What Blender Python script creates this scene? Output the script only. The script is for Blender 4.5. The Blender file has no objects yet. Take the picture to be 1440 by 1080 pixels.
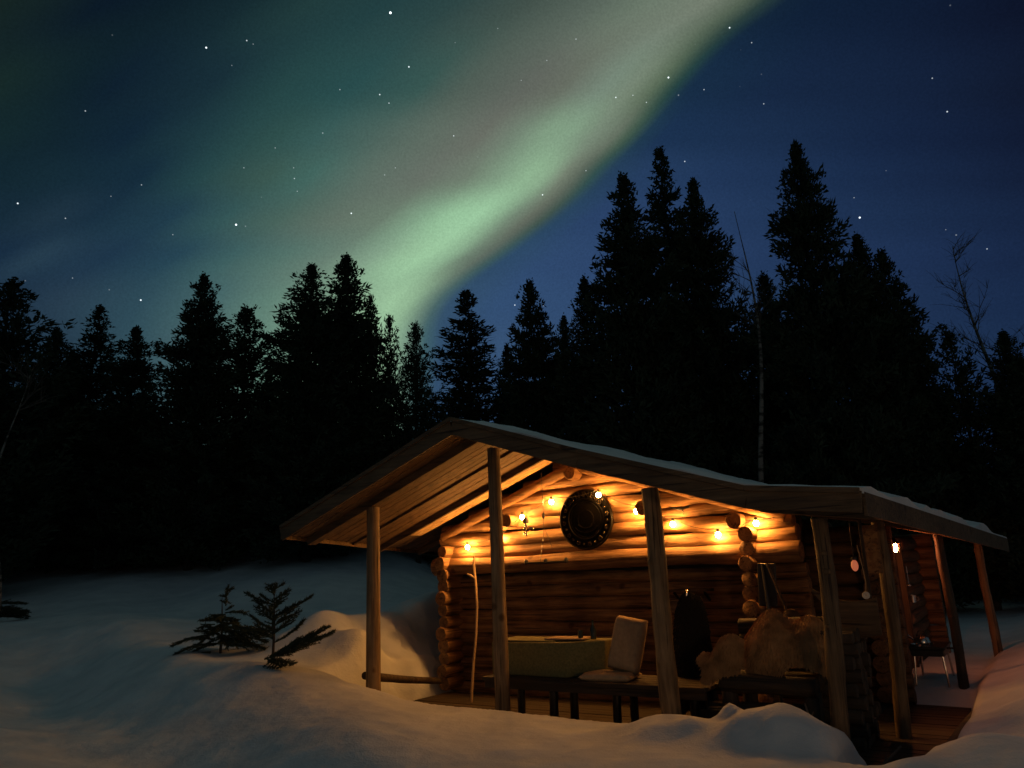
import bpy, bmesh, math, random
import numpy as np
from mathutils import Vector, Matrix
R_ = math.radians
C = bpy.context.scene.collection
scene = bpy.context.scene

# ------------------------------------------------------------------ camera
PITCH, ROLL = math.atan2(1082, 4544), math.atan2(195, 4540)
fw = Vector((0, math.cos(PITCH), math.sin(PITCH))); r0 = Vector((1, 0, 0)); u0 = r0.cross(fw)
CR = math.cos(ROLL) * r0 - math.sin(ROLL) * u0
CU = math.sin(ROLL) * r0 + math.cos(ROLL) * u0
cd = bpy.data.cameras.new("camera"); cam = bpy.data.objects.new("camera", cd); C.objects.link(cam)
cd.sensor_width = 36; cd.lens = 36 * 1082 / 1440; cd.clip_end = 2000; cd.clip_start = 0.05
m = Matrix((CR, CU, -fw)).transposed().to_4x4(); m.translation = Vector((0, 0, 1.65))
cam.matrix_world = m
scene.camera = cam

# ------------------------------------------------------------------ view
scene.view_settings.view_transform = 'Standard'; scene.view_settings.look = 'None'
scene.view_settings.exposure = 0; scene.view_settings.gamma = 1
cy = scene.cycles
cy.use_denoising = True
try: cy.denoiser = 'OPENIMAGEDENOISE'
except Exception: pass
cy.use_light_tree = True; cy.sample_clamp_indirect = 1.5
cy.max_bounces = 6; cy.diffuse_bounces = 4; cy.glossy_bounces = 2

# warm light from the house lamp that stands behind the photographer
ld_ = bpy.data.lights.new('house_lamp', 'AREA'); ld_.shape = 'DISK'; ld_.size = 1.2; ld_.energy = 19; ld_.spread = R_(75); ld_.color = (1, .56, .28)
lo_ = bpy.data.objects.new('house_lamp', ld_); C.objects.link(lo_); lo_.location = (4.5, -7.5, 2.2)
lo_.rotation_euler = (Vector((3.2, 9, 1.6)) - Vector(lo_.location)).to_track_quat('-Z', 'Y').to_euler()

def lin(c): 
    c = c / 255
    return c / 12.92 if c <= 0.04045 else ((c + .055) / 1.055) ** 2.4

# ------------------------------------------------------------------ night sky with the aurora (world, by direction)
def make_world():
    w = bpy.data.worlds.new("World"); scene.world = w; w.use_nodes = True
    nt = w.node_tree; N = nt.nodes; L = nt.links
    for n in list(N): N.remove(n)
    out = N.new('ShaderNodeOutputWorld'); bg = N.new('ShaderNodeBackground'); L.new(bg.outputs[0], out.inputs[0])
    def val(x, sock):
        if isinstance(x, (int, float)): sock.default_value = x
        elif isinstance(x, (tuple, list, Vector)): sock.default_value = tuple(x)
        else: L.new(x, sock)
    def M(op, a, b=0.0, c=None, clamp=False):
        n = N.new('ShaderNodeMath'); n.operation = op; n.use_clamp = clamp
        val(a, n.inputs[0]); val(b, n.inputs[1])
        if c is not None: val(c, n.inputs[2])
        return n.outputs[0]
    def V(op, a, b):
        n = N.new('ShaderNodeVectorMath'); n.operation = op; val(a, n.inputs[0]); val(b, n.inputs[1])
        return n.outputs['Value'] if op in ('DOT_PRODUCT', 'DISTANCE') else n.outputs[0]
    tc = N.new('ShaderNodeTexCoord').outputs['Generated']
    nz = N.new('ShaderNodeVectorMath'); nz.operation = 'NORMALIZE'; L.new(tc, nz.inputs[0]); D = nz.outputs[0]
    # compass frame of the sky chart: N-point of the aurora, its east and its up (fixed world directions)
    ax_f = (0, 0.97295, 0.23168); 
    df = V('DOT_PRODUCT', D, tuple(fw)); dfc = M('MAXIMUM', df, 0.18)
    x = M('DIVIDE', V('DOT_PRODUCT', D, tuple(CR)), dfc)
    y = M('DIVIDE', V('DOT_PRODUCT', D, tuple(CU)), dfc)
    # chart units: 1/1082 -> "px"
    px = M('MULTIPLY_ADD', x, 1082, 720); py = M('MULTIPLY_ADD', y, -1082, 540)
    # soft irregularity
    noi = N.new('ShaderNodeTexNoise'); noi.inputs['Scale'].default_value = 3.0; noi.inputs['Detail'].default_value = 2
    L.new(D, noi.inputs['Vector'])
    px2 = M('ADD', px, M('MULTIPLY', M('SUBTRACT', noi.outputs['Fac'], .5), 34))
    fc = N.new('ShaderNodeFloatCurve'); cv = fc.mapping.curves[0]
    edge = [(-300, 1440), (-100, 1192), (0, 1088), (55, 1015), (120, 950), (167, 908), (200, 878), (233, 845), (267, 815), (300, 780), (333, 737), (360, 699), (380, 670), (400, 645), (420, 624), (450, 606), (490, 597), (600, 585), (800, 580)]
    pts = [((a + 300) / 1100, b / 1500) for a, b in edge]
    cv.points[0].location = pts[0]; cv.points[1].location = pts[-1]
    for p in pts[1:-1]: cv.points.new(*p)
    for p in cv.points: p.handle_type = 'AUTO'
    fc.mapping.update()
    L.new(M('DIVIDE', M('ADD', py, 300), 1100, clamp=True), fc.inputs['Value'])
    d = M('SUBTRACT', px2, M('MULTIPLY', fc.outputs[0], 1500))
    u = M('DIVIDE', M('ADD', d, 1150), 2050, clamp=True)
    rows = {
     -420: (1500, [(350,(20,36,40)),(700,(52,80,78)),(1000,(104,128,112)),(1250,(134,160,138)),(1450,(110,128,110)),(1560,(30,48,66)),(1900,(12,22,48)),(2200,(10,18,40))]),
     0: (1088, [(0,(22,38,36)),(70,(18,34,38)),(150,(9,24,40)),(250,(13,31,42)),(350,(20,42,50)),(440,(32,60,62)),(550,(33,64,68)),(650,(46,72,72)),(750,(68,84,78)),(850,(92,106,96)),(920,(110,126,110)),(1000,(118,130,114)),(1045,(84,100,84)),(1075,(40,62,62)),(1105,(15,34,58)),(1150,(12,29,56)),(1300,(12,25,52)),(1440,(11,18,42)),(1800,(10,15,36))]),
     120: (950, [(-100,(20,36,38)),(0,(22,42,42)),(100,(14,34,44)),(160,(12,31,48)),(300,(22,46,58)),(400,(36,70,72)),(500,(40,78,80)),(600,(56,90,86)),(660,(82,98,90)),(750,(100,106,98)),(800,(106,114,102)),(860,(122,142,126)),(895,(120,138,118)),(925,(92,112,90)),(950,(40,72,68)),(972,(19,43,72)),(1100,(18,36,68)),(1300,(16,30,60)),(1440,(14,23,48)),(1750,(12,18,40))]),
     190: (886, [(-130,(18,35,42)),(0,(18,40,46)),(80,(15,36,48)),(180,(14,36,55)),(290,(30,60,68)),(390,(46,82,80)),(450,(56,94,92)),(520,(74,102,96)),(600,(96,112,102)),(680,(108,114,104)),(730,(118,138,120)),(770,(132,164,136)),(800,(134,166,138)),(835,(122,142,122)),(865,(104,118,102)),(885,(62,90,76)),(905,(28,56,80)),(930,(22,46,82)),(1050,(22,43,78)),(1250,(17,33,66)),(1440,(14,24,52)),(1700,(12,18,42))]),
     245: (834, [(-150,(16,34,44)),(0,(16,38,50)),(60,(18,41,54)),(200,(18,43,62)),(280,(36,70,75)),(380,(58,90,84)),(440,(66,106,100)),(520,(94,114,104)),(600,(106,116,106)),(660,(114,130,114)),(705,(130,160,134)),(745,(146,186,150)),(770,(142,178,145)),(797,(118,132,114)),(817,(92,104,92)),(835,(52,84,80)),(856,(33,60,92)),(900,(32,57,97)),(1000,(27,50,90)),(1200,(21,40,76)),(1440,(16,28,58)),(1700,(13,20,45))]),
     305: (774, [(-200,(18,36,52)),(0,(19,41,58)),(70,(28,50,68)),(130,(22,46,66)),(240,(30,60,78)),(320,(52,88,90)),(400,(74,104,96)),(480,(100,118,106)),(545,(110,130,114)),(590,(130,166,138)),(630,(152,200,160)),(668,(160,210,168)),(692,(146,188,152)),(720,(118,140,120)),(748,(100,108,96)),(770,(64,86,80)),(788,(38,68,98)),(830,(37,62,106)),(950,(33,57,100)),(1150,(25,46,84)),(1440,(18,33,66)),(1700,(14,24,50))]),
     360: (699, [(-250,(18,36,56)),(0,(20,42,66)),(50,(36,60,80)),(100,(30,54,76)),(150,(27,52,76)),(250,(36,68,86)),(330,(62,98,100)),(400,(84,118,110)),(470,(106,132,118)),(530,(134,168,142)),(570,(152,196,158)),(600,(160,208,166)),(632,(142,182,148)),(655,(112,134,116)),(678,(96,110,100)),(698,(60,90,92)),(716,(42,72,106)),(780,(42,69,113)),(900,(38,62,108)),(1100,(29,51,92)),(1300,(24,43,82)),(1440,(19,35,70))]),
     425: (620, [(-300,(19,37,58)),(0,(24,44,68)),(90,(38,60,80)),(200,(44,74,90)),(300,(68,102,106)),(380,(96,132,120)),(450,(118,150,130)),(510,(142,180,148)),(552,(158,202,162)),(578,(146,186,150)),(597,(112,142,124)),(614,(74,104,106)),(632,(48,77,108)),(700,(46,75,118)),(860,(42,68,112)),(1050,(32,56,96)),(1250,(26,46,84)),(1440,(20,38,74))]),
     490: (600, [(-350,(20,38,60)),(0,(26,46,68)),(100,(36,58,78)),(200,(48,78,92)),(300,(76,106,110)),(380,(102,140,126)),(480,(134,168,144)),(545,(152,192,158)),(575,(112,144,128)),(595,(64,98,108)),(618,(46,74,108)),(700,(50,78,118)),(850,(45,72,112)),(1000,(36,60,98)),(1200,(28,50,88)),(1440,(22,42,78))]),
    }
    ks = sorted(rows); cols = []
    for k in ks:
        e, st = rows[k]
        r = N.new('ShaderNodeValToRGB'); r.color_ramp.interpolation = 'B_SPLINE' if False else 'LINEAR'
        el = r.color_ramp.elements
        st = sorted((min(max((a - e + 1150) / 2050, 0), 1), c) for a, c in st)
        el[0].position = st[0][0]; el[1].position = st[-1][0]
        for p, _ in st[1:-1]: el.new(p)
        for i, (p, c) in enumerate(st): el[i].position = p; el[i].color = (lin(c[0]), lin(c[1]), lin(c[2]), 1)
        L.new(u, r.inputs[0]); cols.append(r.outputs[0])
    cur = cols[0]
    for i in range(1, len(ks)):
        f = N.new('ShaderNodeMapRange'); f.interpolation_type = 'SMOOTHSTEP'
        f.inputs['From Min'].default_value = ks[i-1]; f.inputs['From Max'].default_value = ks[i]
        L.new(py, f.inputs['Value'])
        mx = N.new('ShaderNodeMix'); mx.data_type = 'RGBA'
        L.new(f.outputs[0], mx.inputs['Factor']); L.new(cur, mx.inputs[6]); L.new(cols[i], mx.inputs[7]); cur = mx.outputs[2]
    # away from the aurora the sky is plain deep blue
    f = N.new('ShaderNodeMapRange'); f.interpolation_type = 'SMOOTHSTEP'
    f.inputs['From Min'].default_value = 0.12; f.inputs['From Max'].default_value = 0.55; L.new(df, f.inputs['Value'])
    mx = N.new('ShaderNodeMix'); mx.data_type = 'RGBA'
    L.new(f.outputs[0], mx.inputs['Factor']); mx.inputs[6].default_value = (lin(46), lin(60), lin(66), 1); L.new(cur, mx.inputs[7]); cur = mx.outputs[2]
    # stars: (chart x, chart y, brightness)
    stars = [(549,18,3),(290,67,2),(347,57,1.2),(356,62,.7),(326,92,.6),(120,156,1),(25,286,1.6),(92,307,1),(332,316,2.4),(198,422,1.8),(199,260,.9),(156,276,.7),
      (243,330,.8),(575,94,1.6),(534,133,1.4),(547,145,1.1),(494,300,1.6),(638,191,1.2),(763,274,1.5),(866,137,1.4),(890,134,1),(940,109,2),(909,144,1),(810,55,.9),(769,85,.8),
      (824,240,1),(1026,39,1.6),(1057,60,1),(990,126,1),(1074,146,1),(1311,110,1),(1332,157,1.3),(963,227,1.2),(1209,306,2.2),(1201,278,.8),(1388,350,1),(1330,323,.6),(947,307,1),(724,429,1.4),
      (413,236,.8),(414,251,1),(418,269,.8),(387,208,.8),(343,236,.8),(478,126,.9),(556,236,.8),(541,246,.8),(102,391,.7),(764,430,.7),(1246,240,.4),(700,40,.6),(640,60,.5),(733,113,.7)]
    acc = None
    for sx, sy, b in stars:
        dv = (CR * ((sx - 720) / 1082) + CU * ((540 - sy) / 1082) + fw).normalized()
        rad = (0.00060 + 0.00030 * b)
        s = M('SUBTRACT', 1.0, M('DIVIDE', V('DISTANCE', D, tuple(dv)), rad), clamp=True)
        s = M('MULTIPLY', s, 0.12 + 0.75 * b * b)
        acc = s if acc is None else M('ADD', acc, s)
    vo = N.new('ShaderNodeTexVoronoi'); vo.inputs['Scale'].default_value = 42; L.new(D, vo.inputs['Vector'])
    sv_ = N.new('ShaderNodeSeparateColor'); L.new(vo.outputs['Color'], sv_.inputs[0])
    fs = M('MULTIPLY', M('SUBTRACT', 1.0, M('DIVIDE', vo.outputs['Distance'], .045), clamp=True), M('MULTIPLY', M('POWER', sv_.outputs[0], 5), .55))
    acc = M('ADD', acc, fs)
    comb = N.new('ShaderNodeCombineColor'); L.new(M('MULTIPLY', acc, .85), comb.inputs[0]); L.new(M('MULTIPLY', acc, .95), comb.inputs[1]); L.new(acc, comb.inputs[2])
    ad = N.new('ShaderNodeMix'); ad.data_type = 'RGBA'; ad.blend_type = 'ADD'; ad.inputs['Factor'].default_value = 1
    L.new(cur, ad.inputs[6]); L.new(comb.outputs[0], ad.inputs[7])
    gn = N.new('ShaderNodeTexNoise'); gn.inputs['Scale'].default_value = 420; gn.inputs['Detail'].default_value = 1; L.new(D, gn.inputs['Vector'])
    gm = N.new('ShaderNodeMix'); gm.data_type = 'RGBA'; gm.blend_type = 'MULTIPLY'; gm.inputs['Factor'].default_value = 1
    gr = N.new('ShaderNodeValToRGB'); gr.color_ramp.elements[0].position = .25; gr.color_ramp.elements[0].color = (.91, .91, .91, 1); gr.color_ramp.elements[1].position = .75; gr.color_ramp.elements[1].color = (1.09, 1.09, 1.09, 1)
    hs = N.new('ShaderNodeHueSaturation'); hs.inputs['Saturation'].default_value = .95; hs.inputs['Value'].default_value = .91; hs.inputs['Hue'].default_value = .493; L.new(ad.outputs[2], hs.inputs['Color'])
    L.new(gn.outputs[0], gr.inputs[0]); L.new(hs.outputs[0], gm.inputs[6]); L.new(gr.outputs[0], gm.inputs[7])
    L.new(gm.outputs[2], bg.inputs['Color']); bg.inputs['Strength'].default_value = 1.0
make_world()

# ------------------------------------------------------------------ building frame: x along the gable wall, y back from the post line
ANG = R_(-34); ORG = Vector((-1.9735, 10.6429, 0))
MB_W = Matrix.Translation(ORG) @ Matrix.Rotation(ANG, 4, 'Z')
MB_I = MB_W.inverted()
def W(t, y, z=0): return MB_W @ Vector((t, y, z))

# ------------------------------------------------------------------ materials
MATS = {}
def mat_base(name):
    m = bpy.data.materials.new(name); m.use_nodes = True; MATS[name] = m
    nt = m.node_tree; return m, nt, nt.nodes['Principled BSDF']
def ramp(nt, stops):
    r = nt.nodes.new('ShaderNodeValToRGB'); el = r.color_ramp.elements
    el[0].position, el[0].color = stops[0][0], (*stops[0][1], 1); el[1].position, el[1].color = stops[-1][0], (*stops[-1][1], 1)
    for p, c in stops[1:-1]: e = el.new(p); e.color = (*c, 1)
    return r
def wood(name, axis, c1, c2, c3, rough=.75, scale=1.0, bump=.5, knots=True):
    m, nt, p = mat_base(name); N, L = nt.nodes, nt.links
    tc = N.new('ShaderNodeTexCoord'); mp = N.new('ShaderNodeMapping')
    s = [14 * scale] * 3; s['xyz'.index(axis)] = 1.1 * scale; mp.inputs['Scale'].default_value = s
    L.new(tc.outputs['Object'], mp.inputs[0])
    n1 = N.new('ShaderNodeTexNoise'); n1.inputs['Scale'].default_value = 1.4; n1.inputs['Detail'].default_value = 7; n1.inputs['Roughness'].default_value = .65; n1.inputs['Distortion'].default_value = .6
    L.new(mp.outputs[0], n1.inputs['Vector'])
    n2 = N.new('ShaderNodeTexNoise'); n2.inputs['Scale'].default_value = 2.2; n2.inputs['Detail'].default_value = 4; L.new(tc.outputs['Object'], n2.inputs['Vector'])
    r = ramp(nt, [(.3, c1), (.47, c2), (.62, c3), (.8, c2)]); L.new(n1.outputs[0], r.inputs[0])
    mx = N.new('ShaderNodeMix'); mx.data_type = 'RGBA'; mx.blend_type = 'MULTIPLY'
    r2 = ramp(nt, [(.3, (.55, .5, .45)), (.65, (1.1, 1.05, 1))]); L.new(n2.outputs[0], r2.inputs[0])
    mx.inputs[0].default_value = .8; L.new(r.outputs[0], mx.inputs[6]); L.new(r2.outputs[0], mx.inputs[7])
    col = mx.outputs[2]
    if knots:
        vo = N.new('ShaderNodeTexVoronoi'); vo.inputs['Scale'].default_value = 2.6
        L.new(tc.outputs['Object'], vo.inputs['Vector'])
        rk = ramp(nt, [(.0, (.25, .16, .1)), (.09, (.45, .35, .25)), (.16, (1, 1, 1))]); L.new(vo.outputs['Distance'], rk.inputs[0])
        mk = N.new('ShaderNodeMix'); mk.data_type = 'RGBA'; mk.blend_type = 'MULTIPLY'; mk.inputs[0].default_value = 1
        L.new(col, mk.inputs[6]); L.new(rk.outputs[0], mk.inputs[7]); col = mk.outputs[2]
    mc = N.new('ShaderNodeMapping'); s2 = [30 * scale] * 3; s2['xyz'.index(axis)] = .8 * scale; mc.inputs['Scale'].default_value = s2; L.new(tc.outputs['Object'], mc.inputs[0])
    n3 = N.new('ShaderNodeTexNoise'); n3.inputs['Scale'].default_value = 1; n3.inputs['Detail'].default_value = 3; L.new(mc.outputs[0], n3.inputs['Vector'])
    rc = ramp(nt, [(.33, (.18, .14, .11)), (.39, (1, 1, 1))]); L.new(n3.outputs[0], rc.inputs[0])
    mk = N.new('ShaderNodeMix'); mk.data_type = 'RGBA'; mk.blend_type = 'MULTIPLY'; mk.inputs[0].default_value = .9
    L.new(col, mk.inputs[6]); L.new(rc.outputs[0], mk.inputs[7]); col = mk.outputs[2]
    L.new(col, p.inputs['Base Color']); p.inputs['Roughness'].default_value = rough
    b = N.new('ShaderNodeBump'); b.inputs['Strength'].default_value = bump; b.inputs['Distance'].default_value = .02
    L.new(n1.outputs[0], b.inputs['Height']); L.new(b.outputs[0], p.inputs['Normal'])
    return m
def plain(name, col, rough=.6, metal=0, noise=.25, nscale=12, bump=.15, **kw):
    m, nt, p = mat_base(name); N, L = nt.nodes, nt.links
    tc = N.new('ShaderNodeTexCoord'); n1 = N.new('ShaderNodeTexNoise'); n1.inputs['Scale'].default_value = nscale; n1.inputs['Detail'].default_value = 5
    L.new(tc.outputs['Object'], n1.inputs['Vector'])
    r = ramp(nt, [(.3, tuple(c * (1 - noise) for c in col)), (.7, tuple(min(1, c * (1 + noise)) for c in col))]); L.new(n1.outputs[0], r.inputs[0])
    L.new(r.outputs[0], p.inputs['Base Color']); p.inputs['Roughness'].default_value = rough; p.inputs['Metallic'].default_value = metal
    b = N.new('ShaderNodeBump'); b.inputs['Strength'].default_value = bump; b.inputs['Distance'].default_value = .01
    L.new(n1.outputs[0], b.inputs['Height']); L.new(b.outputs[0], p.inputs['Normal'])
    for k, v in kw.items(): p.inputs[k].default_value = v
    return m
LOG = dict(c1=(.085, .038, .015), c2=(.235, .122, .05), c3=(.34, .195, .082))
m_logx = wood('pine_log_x', 'x', bump=.9, **LOG); m_logy = wood('pine_log_y', 'y', **LOG)
m_post = wood('pine_post', 'z', (.10, .065, .035), (.23, .155, .085), (.33, .23, .13), bump=.7)
m_board = wood('roof_board', 'x', (.05, .028, .015), (.10, .060, .032), (.14, .086, .048), knots=True, bump=.2)
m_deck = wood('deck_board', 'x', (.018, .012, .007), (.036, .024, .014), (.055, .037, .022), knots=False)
m_raft = wood('rafter_wood', 'x', (.05, .030, .017), (.11, .070, .038), (.16, .105, .06))
m_dark = plain('dark_iron', (.025, .022, .02), .45, .8)
m_bronze = plain('cast_metal', (.0012, .001, .001), .5, 0, nscale=30, **{'Specular IOR Level': .12})
m_letter = plain('polished_relief', (.05, .04, .028), .2, .9, nscale=30)
m_black = plain('black_plastic', (.02, .02, .02), .4)
m_blackfur = plain('dark_fur', (.015, .013, .012), .95, nscale=60, bump=.8)
m_green = plain('green_canvas', (.17, .155, .06), .9, nscale=40)
m_tan = plain('tan_cloth', (.42, .29, .17), .95, nscale=25, noise=.12)
m_pelt = plain('reindeer_fur', (.37, .205, .088), .95, nscale=7, noise=.45, bump=.6)
m_steel = plain('steel', (.5, .5, .5), .25, .95)
m_glassd = plain('dark_glass', (.03, .04, .03), .08, 0)
m_bark = plain('spruce_bark', (.05, .04, .032), .95, nscale=6, noise=.4, bump=.8)
m_needle = plain('spruce_needles', (.028, .045, .024), .95, noise=.4, nscale=1.3, bump=0)
m_sapneedle = plain('sapling_needles', (.035, .05, .025), .9, noise=.4, nscale=6, bump=0)
def birch():
    m, nt, p = mat_base('birch_bark'); N, L = nt.nodes, nt.links
    tc = N.new('ShaderNodeTexCoord'); mp = N.new('ShaderNodeMapping'); mp.inputs['Scale'].default_value = (3, 3, 9); L.new(tc.outputs['Object'], mp.inputs[0])
    n = N.new('ShaderNodeTexNoise'); n.inputs['Scale'].default_value = 1.2; n.inputs['Detail'].default_value = 6; L.new(mp.outputs[0], n.inputs[0])
    r = ramp(nt, [(.42, (.03, .026, .022)), (.56, (.22, .20, .18))]); L.new(n.outputs[0], r.inputs[0]); L.new(r.outputs[0], p.inputs['Base Color']); p.inputs['Roughness'].default_value = .9
    return m
m_birch = birch(); m_darklog = wood('dark_old_log', 'x', (.02, .014, .01), (.045, .03, .02), (.07, .05, .03))
m_postd = wood('shaded_post', 'z', (.05, .032, .018), (.12, .08, .045), (.19, .13, .075), bump=.8)  # darkened pine post: shade of the right-hand posts put into the colour
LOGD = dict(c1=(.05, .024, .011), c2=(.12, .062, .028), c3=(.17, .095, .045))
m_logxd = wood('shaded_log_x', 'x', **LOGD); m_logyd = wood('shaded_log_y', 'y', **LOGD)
m_darkpost = wood('dark_post', 'z', (.02, .014, .01), (.045, .03, .02), (.07, .05, .03))
m_twig = plain('twig_bark', (.09, .07, .06), .9)
def snow_mat():
    m, nt, p = mat_base('snow'); N, L = nt.nodes, nt.links
    tc = N.new('ShaderNodeTexCoord')
    n1 = N.new('ShaderNodeTexNoise'); n1.inputs['Scale'].default_value = 2.2; n1.inputs['Detail'].default_value = 5; L.new(tc.outputs['Object'], n1.inputs[0])
    n2 = N.new('ShaderNodeTexNoise'); n2.inputs['Scale'].default_value = 60; n2.inputs['Detail'].default_value = 3; L.new(tc.outputs['Object'], n2.inputs[0])
    r = ramp(nt, [(.3, (.55, .585, .63)), (.7, (.68, .71, .745))]); L.new(n1.outputs[0], r.inputs[0]); L.new(r.outputs[0], p.inputs['Base Color'])
    p.inputs['Roughness'].default_value = .7; p.inputs['Specular IOR Level'].default_value = .25
    b = N.new('ShaderNodeBump'); b.inputs['Strength'].default_value = .5; b.inputs['Distance'].default_value = .12; L.new(n1.outputs[0], b.inputs['Height'])
    b2 = N.new('ShaderNodeBump'); b2.inputs['Strength'].default_value = .5; b2.inputs['Distance'].default_value = .01; L.new(n2.outputs[0], b2.inputs['Height']); L.new(b.outputs[0], b2.inputs['Normal'])
    L.new(b2.outputs[0], p.inputs['Normal'])
    return m
m_snow = snow_mat()
def emis(name, col, st, base=(.8, .6, .3)):
    m, nt, p = mat_base(name); p.inputs['Base Color'].default_value = (*base, 1)
    p.inputs['Emission Color'].default_value = (*col, 1); p.inputs['Emission Strength'].default_value = st; return m
BULB_S, LANT_S = 640, 600
m_bulb = emis('lit_bulb', (1, .415, .085), BULB_S)
m_lantern = emis('lit_lantern_glass', (1, .25, .075), LANT_S)
m_glint = emis('red_glint', (1, .20, .10), .32)  # weak emission paints a reflection on glass

# ------------------------------------------------------------------ mesh helpers
class MB:
    def __init__(s): s.v = []; s.f = []
    def add(s, vs, fs):
        o = len(s.v); s.v += [tuple(v) for v in vs]; s.f += [tuple(i + o for i in f) for f in fs]; return s
    def box(s, a, b, rot=None, c=None):
        vs = [Vector((x, y, z)) for z in (a[2], b[2]) for y in (a[1], b[1]) for x in (a[0], b[0])]
        if rot is not None:
            c = Vector(c) if c else (Vector(a) + Vector(b)) / 2
            vs = [c + rot @ (v - c) for v in vs]
        return s.add(vs, [(0, 2, 3, 1), (4, 5, 7, 6), (0, 1, 5, 4), (2, 6, 7, 3), (0, 4, 6, 2), (1, 3, 7, 5)])
    def beam(s, p, q, w, h, up=(0, 0, 1)):
        p, q = Vector(p), Vector(q); d = (q - p).normalized(); up = Vector(up); sd = d.cross(up).normalized(); u = sd.cross(d)
        vs = [e + sd * (i * w / 2) + u * (j * h / 2) for e in (p, q) for i, j in ((-1, -1), (1, -1), (1, 1), (-1, 1))]
        return s.add(vs, [(0, 1, 2, 3), (7, 6, 5, 4), (0, 4, 5, 1), (1, 5, 6, 2), (2, 6, 7, 3), (3, 7, 4, 0)])
    def tube(s, pts, rad, n=10, wob=0, seed=0, cap=True):
        rnd = random.Random(seed); pts = [Vector(p) for p in pts]
        if not isinstance(rad, (list, tuple)): rad = [rad] * len(pts)
        d0 = (pts[1] - pts[0]).normalized(); ref = Vector((0, 0, 1)) if abs(d0.z) < .9 else Vector((1, 0, 0))
        vs = []; fs = []
        for i, p in enumerate(pts):
            d = (pts[min(i + 1, len(pts) - 1)] - pts[max(i - 1, 0)]).normalized()
            a = d.cross(ref).normalized(); b = a.cross(d)
            for k in range(n):
                t = 2 * math.pi * k / n; r = rad[i] * (1 + wob * (rnd.random() - .5) * 2)
                vs.append(p + a * (math.cos(t) * r) + b * (math.sin(t) * r))
        for i in range(len(pts) - 1):
            for k in range(n): fs.append((i * n + k, i * n + (k + 1) % n, (i + 1) * n + (k + 1) % n, (i + 1) * n + k))
        if cap: fs.append(tuple(range(n))[::-1]); fs.append(tuple((len(pts) - 1) * n + k for k in range(n)))
        return s.add(vs, fs)
    def log(s, p, q, r, seed=0, n=14, step=.22, wob=.05, bow=.012):
        rnd = random.Random(seed * 7 + 1); p, q = Vector(p), Vector(q); L = (q - p).length; k = max(2, int(L / step))
        ph = [rnd.uniform(0, 6) for _ in range(6)]; pts = []; rad = []
        for i in range(k + 1):
            x = i / k; o = Vector((0, math.sin(x * L * 1.3 + ph[0]) * bow, math.sin(x * L * 1.7 + ph[1]) * bow))
            if abs((q - p).x) < abs((q - p).y): o = Vector((o.y, 0, o.z))
            pts.append(p.lerp(q, x) + o); rad.append(r * (1 + .05 * math.sin(x * L * 2.3 + ph[2]) + rnd.uniform(-.025, .025)))
        # chamfered ends
        d = (q - p).normalized(); pts = [pts[0] - d * .0] + [pts[0] + d * .012] + pts[1:-1] + [pts[-1] - d * .012, pts[-1]]
        rad = [rad[0] * .93, rad[0]] + rad[1:-1] + [rad[-1], rad[-1] * .93]
        return s.tube(pts, rad, n, wob, seed)
    def lathe(s, prof, n=32, c=(0, 0, 0), axis='z'):
        vs = []; fs = []
        for r, h in prof:
            for k in range(n):
                t = 2 * math.pi * k / n; x, y = r * math.cos(t), r * math.sin(t)
                v = (x, y, h) if axis == 'z' else (x, -h, y)
                vs.append(Vector(v) + Vector(c))
        for i in range(len(prof) - 1):
            for k in range(n): fs.append((i * n + k, i * n + (k + 1) % n, (i + 1) * n + (k + 1) % n, (i + 1) * n + k))
        fs.append(tuple(range(n))[::-1]); fs.append(tuple((len(prof) - 1) * n + k for k in range(n)))
        return s.add(vs, fs)
    def sphere(s, c, r, n=12, m=8, sc=(1, 1, 1)):
        prof = [(max(1e-4, math.sin(math.pi * i / m)) * r, -math.cos(math.pi * i / m) * r) for i in range(m + 1)]
        a = len(s.v); s.lathe(prof, n, (0, 0, 0))
        for i in range(a, len(s.v)): v = s.v[i]; s.v[i] = (v[0] * sc[0] + c[0], v[1] * sc[1] + c[1], v[2] * sc[2] + c[2])
        return s
    def build(s, name, mat, parent=None, smooth=False, bevel=0):
        me = bpy.data.meshes.new(name); me.from_pydata(s.v, [], s.f); me.materials.append(mat)
        bm = bmesh.new(); bm.from_mesh(me); bmesh.ops.recalc_face_normals(bm, faces=bm.faces); bm.to_mesh(me); bm.free()
        if smooth:
            me.shade_smooth()
        o = bpy.data.objects.new(name, me); C.objects.link(o)
        if parent is not None: o.parent = parent
        if bevel:
            b = o.modifiers.new('bevel', 'BEVEL'); b.width = bevel; b.segments = 2; b.limit_method = 'ANGLE'; b.angle_limit = R_(40)
        if smooth:
            try:
                e = o.modifiers.new('split', 'EDGE_SPLIT'); e.split_angle = R_(50)
            except Exception: pass
        return o
def tag(o, label=None, cat=None, group=None, kind=None):
    if label: o['label'] = label
    if cat: o['category'] = cat
    if group: o['group'] = group
    if kind: o['kind'] = kind
    return o
def thing(name, label, cat, loc=(0, 0, 0), rz=0, group=None):
    o = bpy.data.objects.new(name, None); C.objects.link(o); o.empty_display_size = .2
    o.location = loc; o.rotation_euler = (0, 0, rz); return tag(o, label, cat, group)
def bthing(name, label, cat, t=0, y=0, z=0, rz=0, group=None):      # placed in the building's frame
    return thing(name, label, cat, W(t, y, z), ANG + rz, group)

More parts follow.
